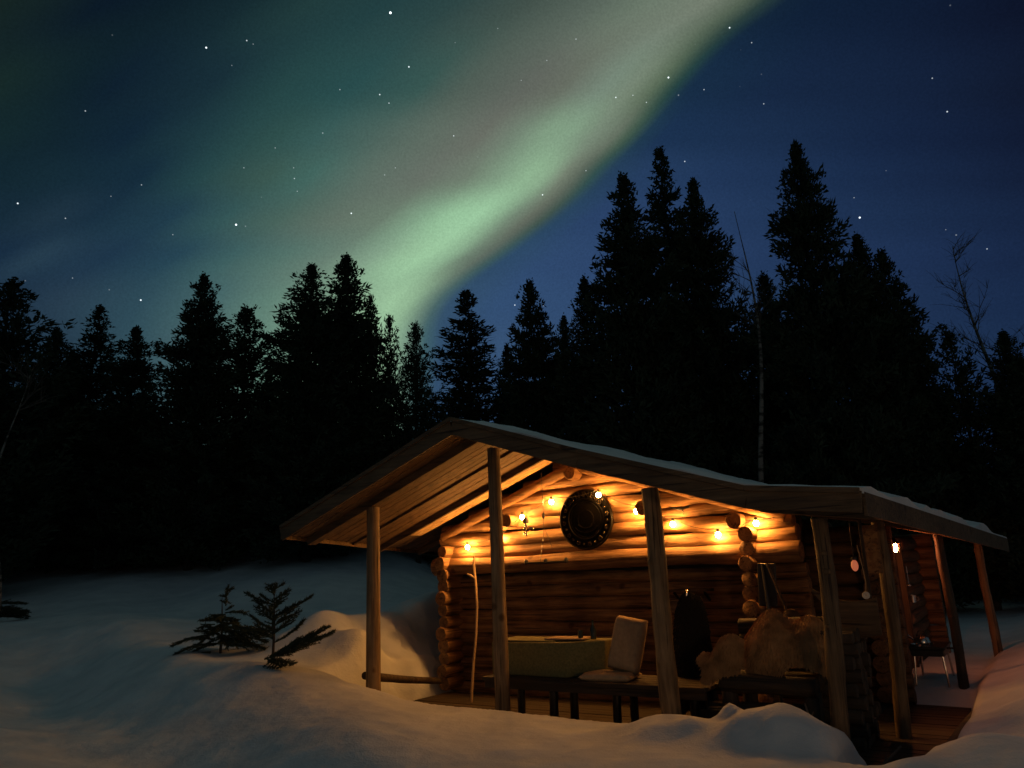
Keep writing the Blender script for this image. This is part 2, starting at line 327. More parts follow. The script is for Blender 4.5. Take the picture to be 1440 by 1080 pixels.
# ------------------------------------------------------------------ snow ground
def sst(a, b, x):
    t = np.clip((x - a) / (b - a), 0, 1); return t * t * (3 - 2 * t)
def vnoise(x, y, s, seed):
    x = x * s; y = y * s; xi = np.floor(x); yi = np.floor(y); fx = x - xi; fy = y - yi
    def h(a, b):
        v = np.sin(a * 127.1 + b * 311.7 + seed * 74.7) * 43758.5453; return v - np.floor(v)
    fx = fx * fx * (3 - 2 * fx); fy = fy * fy * (3 - 2 * fy)
    return (h(xi, yi) * (1 - fx) + h(xi + 1, yi) * fx) * (1 - fy) + (h(xi, yi + 1) * (1 - fx) + h(xi + 1, yi + 1) * fx) * fy - .5
ca, sa = math.cos(ANG), math.sin(ANG)
def snow_h(X, Y):
    X = np.asarray(X, float); Y = np.asarray(Y, float)
    dx, dy = X - ORG.x, Y - ORG.y
    t = dx * ca + dy * sa; y = -dx * sa + dy * ca
    left = sst(1.0, -5.0, X)
    Yp = np.clip(Y, 0, 60)
    hl = .10 + .052 * np.maximum(Yp - 5, 0) + .0052 * np.maximum(np.minimum(Yp, 34) - 10, 0) ** 2
    hl = np.where(Y > 45, hl, hl)
    hr = .12 + .0 * Y + .17 * sst(6.6, 7.4, t) + .012 * np.maximum(Yp - 12, 0)
    h = hl * left + hr * (1 - left)
    # broad undulation and soft lumps
    und = .24 * vnoise(X, Y, .45, 1) + .17 * vnoise(X, Y, .95, 2) + .04 * vnoise(X, Y, 2.7, 3)
    h = h + .016 * vnoise(X, Y, 4.3, 11) + .007 * vnoise(X, Y * 1.6, 9.0, 12)
    h = h + und * (.35 + .65 * left) * sst(60, 20, np.abs(Y))
    # dip in the left foreground
    h = h + .10 * np.exp(-((X + 1.6) / 1.0) ** 2 - ((Y - 6.9) / .8) ** 2)
    sN = (X + 3.7) * .74 + (Y - 8.5) * .67 + .5 * vnoise(X, Y, .5, 21)
    along = sst(-11, -7, X) * sst(-.6, -1.9, X)
    h = h - .34 * np.exp(-((sN + .3) / 1.0) ** 2) * along + .13 * np.exp(-((sN - 1.35) / .75) ** 2) * along
    # snow slid off the left eave: long ridge beside the building
    ry = sst(-.6, .9, y) * sst(9, 7, y)
    amp = .42 + .40 * sst(1.0, 3.8, y) + .22 * vnoise(X, Y, 1.3, 9)
    wl = np.where(t < -1.95, 1.0, .55)
    h = h + amp * ry * np.exp(-((t + 1.95) / wl) ** 2)
    # lumps on that ridge
    for (a, b, s, k) in ((-1.25, .75, .42, .32), (-2.3, 1.15, .45, .28), (-1.6, 2.1, .5, .2), (-.95, .9, .3, .22)):
        h = h + k * np.exp(-((t - a) ** 2 + (y - b) ** 2) / s ** 2)
    # trodden space under the roof
    e = .12 * vnoise(X, Y, 1.7, 5)
    mk = sst(-.95, -.55, t + e) * sst(6.72, 6.5, t + e * .5) * sst(-.42, -.02, y + e * 1.3) * sst(9.5, 8.5, y)
    mk2 = sst(5.85, 6.1, t) * sst(6.62, 6.38, t) * sst(-1.3, -.9, y) * sst(.3, 0, y)
    mk = np.maximum(mk, mk2)
    fl = -.32 + .34 * sst(5.3, 5.7, t) * sst(3.0, 3.9, y)
    h = h * (1 - mk) + fl * mk
    # heaped snow in front of the post line
    for (a, b, s, k) in ((4.55, -.75, .42, .14), (5.45, -.70, .38, .27), (4.98, -.62, .11, .13), (5.08, -.78, .16, .05), (5.15, -.95, .3, .08), (3.0, -.85, .8, .03), (6.75, -1.35, .35, .10), (6.9, -.9, .4, .16), (4.2, -.7, .25, .05), (4.72, -.95, .12, .06), (5.2, -1.1, .15, .06), (5.5, -1.05, .13, .06), (5.05, -.8, .13, -.07), (4.4, -1.1, .16, .04), (5.3, -.75, .1, -.05), (5.75, -.95, .22, .10), (6.5, -1.5, .2, .06), (7.35, .6, .6, .14), (7.5, 3.0, 1.2, .10)):
        h = h + k * np.exp(-((t - a) ** 2 + (y - b) ** 2) / s ** 2)
    return h
def hz(X, Y): return float(snow_h(X, Y))
def axis_coords(lo, hi, fine0, fine1, step, grow=1.16):
    a = list(np.arange(fine0, fine1 + 1e-6, step)); s = step; x = fine1
    while x < hi: s *= grow; x += s; a.append(min(x, hi))
    s = step; x = fine0; b = []
    while x > lo: s *= grow; x -= s; b.append(max(x, lo))
    return np.array(b[::-1] + a)
xs = axis_coords(-160, 160, -6, 7.5, .055); ys = axis_coords(-40, 190, 2.5, 15, .055)
gx, gy = np.meshgrid(xs, ys); gz = snow_h(gx, gy)
nx, ny = len(xs), len(ys)
me = bpy.data.meshes.new('snow_ground')
vv = np.stack([gx, gy, gz], -1).reshape(-1, 3)
ii = (np.arange(ny - 1)[:, None] * nx + np.arange(nx - 1)[None, :]).reshape(-1)
ff = np.stack([ii, ii + 1, ii + 1 + nx, ii + nx], -1)
me.from_pydata(vv.tolist(), [], ff.tolist()); me.shade_smooth(); me.materials.append(m_snow)
go = bpy.data.objects.new('snow_ground', me); C.objects.link(go); tag(go, kind='structure')

# ------------------------------------------------------------------ log cabin (empty at post-line corner; local x along wall, y back)
cabin = bthing('log_cabin', 'log cabin with snow-rimmed gable roof and open front porch lit by string bulbs', 'cabin')
RT, RZ = 1.90, 3.43                       # ridge
FY = -.6                                   # front edge of roof
def eaveL(y):                              # left eave widens towards the back
    k = (y - FY) / 4.0; return -1.15 - .66 * k
SL = (RZ - 2.34) / (RT + 1.15)
def zL(t): return RZ - (RT - t) * SL
KN, KZ = 5.34, 2.29
def right_pts(y):                          # ridge, knee, eave at depth y
    k = (y - FY) / 7.1
    return [(RT, RZ), (3.6, RZ - (3.6 - RT) * .345), (KN, KZ + .0 * k), (6.32 + .62 * k, 2.18 - .36 * k)]
BY = 7.0
def zR(t, y=0):
    p = right_pts(y)
    for (a, za), (b, zb) in zip(p, p[1:]):
        if t <= b: return za + (zb - za) * (t - a) / (b - a)
    return p[-1][1]
def ztop(t, y=0): return zL(t) if t < RT else zR(t, y)
# roof boarding: each slope a slab of planks running down the slope
def roof_sheet(z0, z1, ext=0, noise=0, inset=0, seed=3, ny=60):
    mb = MB(); rnd = random.Random(seed); ysr = [FY - ext + (BY - FY + ext) * i / ny for i in range(ny + 1)]
    prof = []
    for y in ysr:
        e = eaveL(y); row = []
        for k in range(13): 
            t = e - ext + (RT - e + ext) * k / 12; row.append((t, zL(t)))
        rp = right_pts(y); tt = [RT + (rp[-1][0] + ext - RT) * k / 22 for k in range(1, 23)]
        row += [(t, zR(min(t, rp[-1][0]), y)) for t in tt]
        prof.append(row)
    n = len(prof[0]); vs = []
    for lay, off in ((0, z0), (1, z1)):
        for y, row in zip(ysr, prof):
            for j, (t, z) in enumerate(row):
                dz = 0
                if noise and lay == 1:
                    dz = noise * (math.sin(t * 3.1 + y * 2.3) + math.sin(t * 7.7 - y * 5.1) * .6 + rnd.uniform(-.5, .5))
                    for (ty, sy_, hh) in ((.9, .35, .05), (1.7, .22, .07), (2.3, .3, .04), (3.4, .4, .06), (5.0, .5, .05), (-.3, .3, .03)): dz += hh * math.exp(-((y - ty) / sy_) ** 2) * max(0, min(1, (t - 5.5) * 1.6))
                    if j in (0, n - 1) or y == ysr[0]: dz -= (z1 - z0) * .45
                vs.append((t, y, z + off + dz))
    m_ = len(ysr) * n; fs = []
    for i in range(len(ysr) - 1):
        for j in range(n - 1):
            a = i * n + j; fs.append((a, a + 1, a + 1 + n, a + n)); b = a + m_; fs.append((b, b + n, b + 1 + n, b + 1))
    for i in range(len(ysr) - 1):
        for a in (i * n, i * n + n - 1): fs.append((a, a + n, a + n + m_, a + m_))
    for j in range(n - 1):
        for a in (j, (len(ysr) - 1) * n + j): fs.append((a, a + 1, a + 1 + m_, a + m_))
    return mb.add(vs, fs)
roof = roof_sheet(-.10, -.05).build('roof', m_board, cabin)
snowcap = roof_sheet(-.045, .03, ext=.02, noise=.018).build('roof_snow', m_snow, roof, smooth=True)
# boards under the roof: proud planks with gaps, running along the slope
mb = MB(); rnd = random.Random(5); y = FY + .02
while y < BY - .2:
    w = rnd.uniform(.13, .17); d = rnd.uniform(0, .006)
    e = eaveL(y); za, zb = zL(e), zL(RT)
    mb.beam((e + .01, y + w / 2, za - .112 - d), (RT, y + w / 2, zb - .112 - d), w - .012, .02)
    rp = right_pts(y)
    for (a, z_a), (b, z_b) in zip(rp, rp[1:]): mb.beam((a, y + w / 2, z_a - .112 - d), (b - .01 * (b > 6), y + w / 2, z_b - .112 - d), w - .012, .02)
    y += w
mb.build('soffit_boards', m_board, roof)
# fascia and rafters
def rake(y, w, h, drop, name, mat=m_raft, parent=roof):
    mb = MB(); e = eaveL(y)
    mb.beam((e, y, zL(e) - drop), (RT, y, RZ - drop), w, h)
    rp = right_pts(y)
    for (a, z_a), (b, z_b) in zip(rp, rp[1:]): mb.beam((a, y, z_a - drop), (b, y, z_b - drop), w, h)
    return mb.build(name, mat, parent, bevel=.006)
rake(FY - .016, .03, .185, .115, 'fascia')
rake(FY - .046, .024, .05, .02, 'drip_board')
for yy, w, h in ((0.0, .15, .10), (1.0, .05, .035), (1.72, .05, .09), (2.9, .07, .08), (3.6, .07, .08), (4.3, .07, .08), (5.2, .07, .08), (6.1, .07, .08)):
    rake(yy, w, h, .125 + h / 2, 'rafter')
m_plank = wood('lit_planed_pine', 'x', (.38, .24, .12), (.58, .40, .21), (.66, .47, .26), bump=.2)  # pale colour paints the bulb-lit brightness of the ceiling strip by the wall
mb = MB()
for yy, ww in ((1.855, .165), (2.03, .165)):
    mb.beam((-.98, yy, zL(-.98) - .168), (RT, yy, RZ - .168), ww, .02); mb.beam((RT, yy, RZ - .168), (3.6, yy, zR(3.6) - .168), ww, .02); mb.beam((3.6, yy, zR(3.6) - .168), (5.2, yy, zR(5.2) - .168), ww, .02)
mb.build('lit_planed_soffit', m_plank, roof)
mb = MB(); mb.beam((eaveL(FY) - .012, FY, zL(eaveL(FY)) - .11), (eaveL(BY) - .012, BY, zL(eaveL(BY)) - .11), .024, .13)
mb.build('eave_board', m_raft, roof)
pr = [right_pts(FY + (BY - FY) * i / 8) for i in range(9)]
mb = MB()
for i in range(8):
    ya, yb = FY + (BY - FY) * i / 8, FY + (BY - FY) * (i + 1) / 8
    mb.beam((pr[i][-1][0] + .012, ya, pr[i][-1][1] - .13), (pr[i + 1][-1][0] + .012, yb, pr[i + 1][-1][1] - .13), .024, .2)
mb.build('eave_board', m_raft, roof)
# ridge log, purlins and wall plates, all ends reaching forward of the wall
WY = 2.35; EY = 2.05
for nm, t, z, r, y0 in (('ridge_log', 1.93, 2.95, .105, EY), ('purlin', .78, 2.33, .105, EY), ('purlin', 3.05, 2.38, .10, EY), ('purlin', 4.30, 2.11, .11, EY)):
    MB().log((t, y0, z), (t, 7, z), r, seed=int(t * 10), wob=.03).build(nm, m_logy, roof, smooth=True)
# gable wall
wall = MB(); k = 0
z = -.14
while z < 1.62:
    wall.log((-.78 + .05 * (k % 2), WY + .16, z), (5.02, WY + .16, z), .098, seed=k, bow=.006); z += .178; k += 1
wall.log((-.80, WY - .10, 1.70), (5.04, WY - .10, 1.70), .125, seed=90, bow=.008)
z = 1.90
while z < 3.2:
    if z < 2.15: a, b = -.72 + .04 * (k % 2), 5.0 - .03 * (k % 2); wall.log((a, WY, z), (b, WY, z), .102, seed=k + 40, bow=.016, wob=.09)
    else:
        a = RT - (RZ - .22 - z) / SL; b = RT + (RZ - .22 - z) / .345
    if b > a + .3: wall.log((a, WY + (.0, .025, -.012)[k % 3], z), (b, WY + (.01, .015, -.015)[k % 3], z), .092 + .016 * ((k * 5) % 3), seed=k + 40, bow=.022, wob=.11)
    z += .196; k += 1
w1 = wall.build('gable_wall', m_logx, cabin, smooth=True)
# slanting logs closing the gable under the roof
mb = MB()
mb.log((-.62, WY - .12, zL(-.62) - .36), (RT - .02, WY - .12, RZ - .36), .075, seed=61)
mb.log((RT + .02, WY - .12, RZ - .36), (4.9, WY - .12, zR(4.9) - .30), .07, seed=62)
mb.build('gable_log', m_logx, w1, smooth=True)
MB().box((-.7, WY + .12, -.2), (5.0, WY + .22, 2.25)).build('wall_core', m_dark, w1)
# side walls: round log ends standing out of the gable wall, in stacked columns
def side_wall(t, y0, y1, ztop_, seed, name='side_wall', mat=None):
    mb = MB(); z = -.05; k = seed
    while z < ztop_:
        mb.log((t, y0 + .04 * math.sin(k * 2.1), z), (t, y1 + .05 * math.sin(k * 1.3), z), .105 + .006 * math.sin(k), seed=k, wob=.045, bow=.008); z += .18; k += 1
    return mb.build(name, mat or m_logy, cabin, smooth=True)
side_wall(-.52, EY, 7.0, 2.1, 100); side_wall(4.42, EY - .02, 3.6, 1.98, 140)
# the right-hand room: front wall and long side wall along the walkway
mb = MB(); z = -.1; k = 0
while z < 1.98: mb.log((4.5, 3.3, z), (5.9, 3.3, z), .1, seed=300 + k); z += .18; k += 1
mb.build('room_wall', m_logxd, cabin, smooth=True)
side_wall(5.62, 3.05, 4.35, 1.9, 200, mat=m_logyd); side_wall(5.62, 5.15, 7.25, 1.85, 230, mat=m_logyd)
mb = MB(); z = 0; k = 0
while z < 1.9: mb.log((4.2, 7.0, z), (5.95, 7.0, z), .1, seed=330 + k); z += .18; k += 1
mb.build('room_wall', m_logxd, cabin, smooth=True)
dr = MB().box((5.60, 4.42, -.02), (5.65, 5.10, 1.75)).build('door', m_deck, cabin, bevel=.008)
mb = MB(); mb.box((5.57, 4.35, 0), (5.73, 4.42, 1.82)).box((5.57, 5.10, 0), (5.73, 5.17, 1.82)).box((5.57, 4.35, 1.755), (5.73, 5.17, 1.83)); mb.build('door_frame', m_darkpost, cabin, bevel=.006)
MB().tube([(5.66, 4.5, .85), (5.71, 4.5, .85), (5.71, 4.5, 1.0), (5.66, 4.5, 1.0)], .012, 6).build('handle', m_steel, dr)
# posts
def post(t, y, zb, zt, r, square=False, crook=0, seed=0, lean=(0, 0), mat=None):
    mb = MB(); rnd = random.Random(seed); n = 14; pts = []; rad = []
    for i in range(n + 1):
        k = i / n; z = zb + (zt - zb) * k
        pts.append((t + lean[0] * k + crook * math.sin(k * 5 + seed), y + lean[1] * k + crook * math.cos(k * 4 + seed), z))
        rad.append(r * (1.07 - .14 * k) * (1 + rnd.uniform(-.05, .05) * (0 if square else 1)))
    mb.tube(pts, rad, 8 if square else 14, 0.015 if square else .06, seed)
    if crook:
        for _ in range(5):
            k = rnd.random(); p = Vector(pts[int(k * n)]); a = rnd.uniform(0, 6)
            mb.sphere(p + Vector((math.cos(a), math.sin(a), 0)) * r * .7, r * .45, 8, 5)
    return mb.build('post', mat or m_post, cabin, smooth=True)
post(0.0, 0, -.3, 2.53, .092, True, 0, 1)
post(2.06, 0, -.3, 3.0 + .1, .085, True, 0, 2)
post(4.16, .02, -.3, 2.42, .098, False, .012, 3, lean=(-.07, 0))
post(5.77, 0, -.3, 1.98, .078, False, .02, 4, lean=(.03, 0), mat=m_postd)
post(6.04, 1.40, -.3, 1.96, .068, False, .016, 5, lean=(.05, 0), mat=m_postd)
post(6.40, 3.66, -.2, 1.86, .056, False, .01, 6, mat=m_darkpost)  # darkest post wood, its shade is put into the colour
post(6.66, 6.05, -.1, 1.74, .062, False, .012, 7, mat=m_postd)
# crossrail between corner post and wall, deck
MB().log((-.10, -.06, .36), (-.56, 2.0, -.02), .05, seed=8).build('rail', m_darklog, cabin, smooth=True)
mb = MB(); rnd = random.Random(9); y = .12
while y < 2.28:
    mb.box((-.55, y, -.24 - rnd.random() * .004), (5.6, y + .135, -.20 + rnd.random() * .006)); y += .145
y = -.85
while y < 3.6:
    mb.box((5.605, y, -.235), (6.48, y + .135, -.19 + rnd.random() * .006)); y += .145
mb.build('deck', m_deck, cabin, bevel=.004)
MB().log((6.55, .2, -.06), (6.85, 5.9, -.02), .06, seed=77).build('edge_log', m_bark, cabin, smooth=True)

# ------------------------------------------------------------------ string of bulbs
sl = bthing('string_light', 'string of glowing round bulbs swagged across the log gable wall', 'string lights')
BP = [(-.62, 2.02), (-.06, 1.99), (.58, 2.085), (1.02, 2.385), (1.54, 2.575), (2.39, 2.60), (2.91, 2.335), (3.43, 2.125), (4.04, 1.95), (4.56, 2.06), (4.95, 2.12)]
BYs = [2.2, 2.16, 2.16, 2.14, 2.16, 2.06, 2.16, 2.16, 2.16, 2.12, 2.2]
cordpts = []
for i in range(len(BP) - 1):
    for j in range(8):
        k = j / 8; a, b = BP[i], BP[i + 1]
        cordpts.append((a[0] + (b[0] - a[0]) * k, BYs[i] + (BYs[i + 1] - BYs[i]) * k, a[1] + (b[1] - a[1]) * k + .075 - .05 * math.sin(math.pi * k)))
cordpts.append((BP[-1][0], BYs[-1], BP[-1][1] + .075))
MB().tube(cordpts, .005, 6).build('cord', m_black, sl)
b0 = None
for i in range(1, 10):
    t, z, y = BP[i][0], BP[i][1], BYs[i]
    if b0 is None:
        b0 = MB().sphere((0, 0, 0), .034, 14, 10, (1, 1, 1.1)).build('bulb', m_bulb, sl, smooth=False); b0.data.shade_smooth()
        s0 = MB().lathe([(.014, .03), (.019, .035), (.019, .07), (.012, .08)], 12).build('socket', m_black, b0)
        b0.location = (t, y, z)
    else:
        b = b0.copy(); C.objects.link(b); b.parent = sl; b.location = (t, y, z)
        s = s0.copy(); C.objects.link(s); s.parent = b

# ------------------------------------------------------------------ round relief sign
sg = bthing('round_sign', 'large round dark cast metal sign with raised lettering hung high on the log wall', 'sign', 2.10, 2.18, 2.28)
RSG = .435
MB().lathe([(.0001, -.02), (RSG * .98, -.02), (RSG, -.005), (RSG, .02), (RSG * .96, .035), (RSG * .93, .02), (RSG * .70, .014), (RSG * .68, .032), (RSG * .645, .032), (RSG * .62, .008), (RSG * .5, .008), (RSG * .3, .012), (RSG * .12, .014), (.0001, .015)], 72, axis='y').build('plaque', m_bronze, sg, smooth=True)
word = "GUINNESS"
for i, ch in enumerate(word):
    cu = bpy.data.curves.new('letter', 'FONT'); cu.body = ch; cu.size = .125; cu.extrude = .009; cu.bevel_depth = .002; cu.align_x = 'CENTER'; cu.align_y = 'CENTER'
    tmp = bpy.data.objects.new('tmp', cu); C.objects.link(tmp); dg = bpy.context.evaluated_depsgraph_get()
    me = bpy.data.meshes.new_from_object(tmp.evaluated_get(dg)); bpy.data.objects.remove(tmp)
    a = R_(90 + 50 - 100 * i / (len(word) - 1)); r = RSG * .815
    mm = Matrix.Translation((math.cos(a) * r, -.028, math.sin(a) * r)) @ Matrix.Rotation(-(a - math.pi / 2), 4, 'Y') @ Matrix.Rotation(math.pi / 2, 4, 'X')
    me.transform(mm); me.materials.clear(); me.materials.append(m_letter)
    o = bpy.data.objects.new('letter', me); C.objects.link(o); o.parent = sg
mb = MB()
for i in range(16):
    a = R_(90 + 66 + 228 * i / 15); r = RSG * .82
    c = (math.cos(a) * r, -.02, math.sin(a) * r)
    mb = MB()
    if i % 2: mb.sphere(c, .024, 8, 6, (1, .7, 1))
    else:
        for k in range(5): mb.sphere((c[0] + .022 * math.cos(a + k * 1.256), c[1], c[2] + .022 * math.sin(a + k * 1.256)), .018, 8, 5, (1, .7, 1))
    mb.build('medallion', m_letter, sg, smooth=True)
for r, z0 in ((.20, -.10), (.16, -.06), (.12, -.03)):
    MB().tube([(math.cos(R_(a)) * r * 1.2, -.016, math.sin(R_(a)) * r * .8 + z0) for a in range(200, 341, 14)], .006, 6).build('relief_line', m_bronze, sg)
for r in (.25, .13): MB().tube([(math.cos(R_(a)) * r, -.014, math.sin(R_(a)) * r) for a in range(0, 361, 15)], .006, 6, cap=False).build('relief_line', m_bronze, sg)

# ------------------------------------------------------------------ hanging bar with its cord; small ornaments
hb = bthing('hanging_bar', 'dark horizontal bar with three studs hung on a thin cord left of the round sign', 'hanger', 1.52, 1.95, 1.70)
MB().tube([(-.36, 0, 0), (.36, 0, 0)], .017, 8).build('bar', m_black, hb)
for x in (-.34, 0, .34): MB().lathe([(.018, -.02), (.03, 0), (.03, .035), (.016, .055)], 10, (x, 0, 0)).build('stud', m_black, hb)
MB().tube([(0, 0, 1.30), (0, 0, .66), (-.005, 0, .45), (-.09, 0, .02)], .005, 5).tube([(0, 0, .5), (.07, 0, .35), (.12, 0, .20)], .004, 5).build('cord', m_black, hb)
MB().lathe([(.012, .62), (.02, .64), (.02, .69), (.01, .71)], 8).build('toggle', m_black, hb)

def charm(t, y, z, label, k):
    o = bthing('metal_ornament', label, 'ornament', t, y, z, group='small metal ornaments on the gable wall')
    mb = MB().lathe([(.001, .11), (.03, .10), (.045, .06), (.05, .02), (.02, .015)], 12)
    mb.build('cap', m_black, o, smooth=True)
    mb = MB()
    for i in range(7): mb.sphere((.02 * math.sin(i * 2.2 + k), -.015, -.0 - i * .026), .019, 8, 6, (1, .8, 1.2))
    mb.sphere((.09, -.01, -.06), .03, 8, 6, (1.3, .5, .8)); mb.sphere((.13, -.01, -.075), .018, 8, 6)
    mb.build('chain', m_steel, o, smooth=True)
    return o
charm(1.12, 2.08, 2.27, 'small shiny metal ornament hanging under the bulb beside the left purlin end', 0)
o = bthing('small_bird_figure', 'small dark cut-out bird perched on the wall log right of the round post', 'ornament', 3.58, 2.1, 2.30)
mb = MB(); mb.sphere((0, 0, .02), .035, 10, 7, (1.9, .6, .7)); mb.build('body', m_black, o, smooth=True)
mb = MB().add([(-.03, -.01, .03), (-.17, -.01, .065), (-.12, .0, .02), (0, .01, .0), (.02, -.01, .03), (.15, -.01, .06), (.12, .0, .015)], [(0, 1, 2, 3), (4, 6, 5), (3, 6, 4)]); mb.build('wing', m_black, o)
MB().tube([(.02, 0, 0), (.05, 0, -.03), (.04, 0, -.06)], .007, 5).build('leg', m_black, o)

# ------------------------------------------------------------------ porch furniture
bn = bthing('porch_bench', 'low wide wooden slat bench with short round legs inside the porch', 'bench', 2.9, .45, 0)
mb = MB()
for i in range(5): mb.box((-1.28, -.25 + i * .145, .335), (1.55, -.25 + i * .145 + .13, .375))
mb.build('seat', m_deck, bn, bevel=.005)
MB().box((-1.26, -.22, .25), (1.53, -.18, .333)).box((-1.26, .38, .25), (1.53, .42, .333)).build('apron', m_deck, bn, bevel=.004)
for x in (-1.1, -.35, .45, 1.35):
    for yy in (-.12, .32): MB().log((x, yy, -.24), (x + .01, yy, .25), .05, seed=int(x * 9 + yy * 5 + 50), step=.1).build('leg', m_dark, bn, smooth=True)
gc = bthing('storage_chest', 'long low green canvas covered chest on the porch bench', 'chest', 2.42, .62, .377)
mb = MB().add([(-.80, -.2, 0), (.28, -.24, -.0), (.66, .02, .04), (.66, .34, .04), (-.80, .34, 0),
               (-.80, -.2, .375), (.28, -.22, .39), (.70, -.02, .405), (.70, .34, .40), (-.80, .34, .375)],
              [(4, 3, 2, 1, 0), (5, 6, 7, 8, 9), (0, 1, 6, 5), (1, 2, 7, 6), (2, 3, 8, 7), (3, 4, 9, 8), (4, 0, 5, 9)])
mb.build('body', m_green, gc, bevel=.015)
mb = MB().box((-.79, -.17, .385), (.1, .33, .402)); mb.build('lid', m_green, gc, bevel=.006)
tb = MB().box((0, 0, 0), (.5, .3, .018)).build('folded_cloth', m_tan, None, bevel=.007)
tb.location = W(2.35, .5, .785); tb.rotation_euler = (0, 0, ANG + .06); tag(tb, 'folded tan cloth lying on the green chest', 'cloth')
def cushion(name, w, h, d, mat, loc, rot, label, seed):
    bm = bmesh.new(); n = 14; rnd = random.Random(seed); vs = {}
    for s in (0, 1):
        for i in range(n + 1):
            for j in range(n + 1):
                u, v = i / n * 2 - 1, j / n * 2 - 1
                e = (1 - abs(u) ** 6) ** .5 * (1 - abs(v) ** 6) ** .5
                dd = d / 2 * (.25 + .75 * e) + .004 * math.sin(u * 9 + v * 4 + seed) * e
                if i in (0, n) or j in (0, n): dd = 0
                vs[s, i, j] = bm.verts.new((u * w / 2, (1 if s else -1) * dd, v * h / 2)) if s == 0 or dd else vs[0, i, j]
    for s in (0, 1):
        for i in range(n):
            for j in range(n):
                q = [vs[s, i, j], vs[s, i + 1, j], vs[s, i + 1, j + 1], vs[s, i, j + 1]]
                try: bm.faces.new(q if s == 0 else q[::-1])
                except Exception: pass
    me = bpy.data.meshes.new(name); bm.to_mesh(me); bm.free(); me.shade_smooth(); me.materials.append(mat)
    o = bpy.data.objects.new(name, me); C.objects.link(o); o.location = loc; o.rotation_euler = rot
    return tag(o, label, 'cushion')
cushion('back_cushion', .44, .60, .15, m_tan, W(3.40, .62, .74), (R_(-14), R_(8), ANG - R_(12)), 'tan cushion standing upright against the post at the end of the green chest', 1)
cushion('seat_cushion', .62, .42, .09, m_tan, W(3.22, .48, .412), (R_(90), 0, ANG + R_(6)), 'flat tan seat cushion lying on the bench before the upright cushion', 2)
gl = bthing('drinking_glass', 'small clear glass catching the light on top of the green chest', 'glass', 2.80, .60, .80)
mb = MB().lathe([(.001, 0), (.028, 0), (.033, .085), (.029, .085), (.025, .01), (.001, .01)], 16); mb.build('tumbler', m_glassd, gl, smooth=True)
MB().sphere((-.005, -.012, .045), .012, 8, 6, (.7, .5, 2.6)).build('glass_glint', emis('painted_glint', (1, .75, .4), 3), gl)  # glowing bead paints the glint on the glass
bt = bthing('bottle', 'slim dark bottle standing on the green chest beside the glass', 'bottle', 2.93, .68, .785)
MB().lathe([(.001, 0), (.034, 0), (.036, .02), (.036, .11), (.014, .16), (.013, .21), (.016, .215), (.001, .216)], 16).build('body', m_glassd, bt, smooth=True)

# dark shaggy coat hung on a peg at the wall, shelf above
sh = bthing('wall_shelf', 'short dark plank shelf fixed on the log wall right of the round post', 'shelf', 3.52, 2.29, 1.24)
MB().box((-.24, -.12, 0), (.30, .12, .035)).build('plank', m_deck, sh, bevel=.004)
for x in (-.18, .24): MB().beam((x, .1, -.12), (x, -.08, -.005), .02, .03).build('bracket', m_dark, sh)
bx = bthing('wooden_box', 'pale wooden box under the dark shelf right of the round post', 'box', 3.30, 2.28, .98)
MB().box((-.2, -.1, 0), (.24, .1, .14)).build('body', m_raft, bx, bevel=.005); MB().box((-.21, -.11, .143), (.25, .11, .165)).build('lid', m_raft, bx, bevel=.004)

# leaning pole at left of the wall, tools at right
lp = bthing('leaning_pole', 'thin pale crooked pole leaning on the log wall by the left corner', 'pole', 0, 0, 0)
MB().tube([(.40, 1.55, -.2), (.38, 1.65, .3), (.37, 1.75, .7), (.33, 1.85, 1.1), (.24, 1.95, 1.45), (.16, 2.02, 1.72), (.15, 2.05, 1.84)], [.02, .019, .018, .018, .02, .02, .011], 8, .08).build('shaft', m_tan, lp, smooth=True)
MB().tube([(.24, 1.95, 1.50), (.18, 1.92, 1.55), (.12, 1.9, 1.58)], [.016, .02, .016], 8).build('knot', m_tan, lp, smooth=True)
sv = bthing('snow_shovel', 'dark long-handled shovel leaning by the right end of the lit wall', 'shovel', 4.66, 1.85, -.2)
MB().tube([(.12, -.25, .15), (0, 0, 1.75)], .02, 8).build('handle', m_black, sv)
MB().box((-.10, -.012, -.28), (.12, .012, .22), Matrix.Rotation(R_(4), 3, 'Y'), (0, 0, 0)).build('blade', m_black, sv, bevel=.01).location = (0.02, .02, 1.55)
ax = bthing('paddle', 'pale wooden paddle propped slantwise beside the dark shovel', 'paddle', 4.75, 1.75, .95)
MB().tube([(0, 0, .62), (.08, 0, .35), (.17, -.02, .08)], .016, 8).build('shaft', m_raft, ax, smooth=True)
MB().sphere((.22, -.03, .02), .1, 12, 8, (1, .22, .8)).build('blade', m_raft, ax, smooth=True)

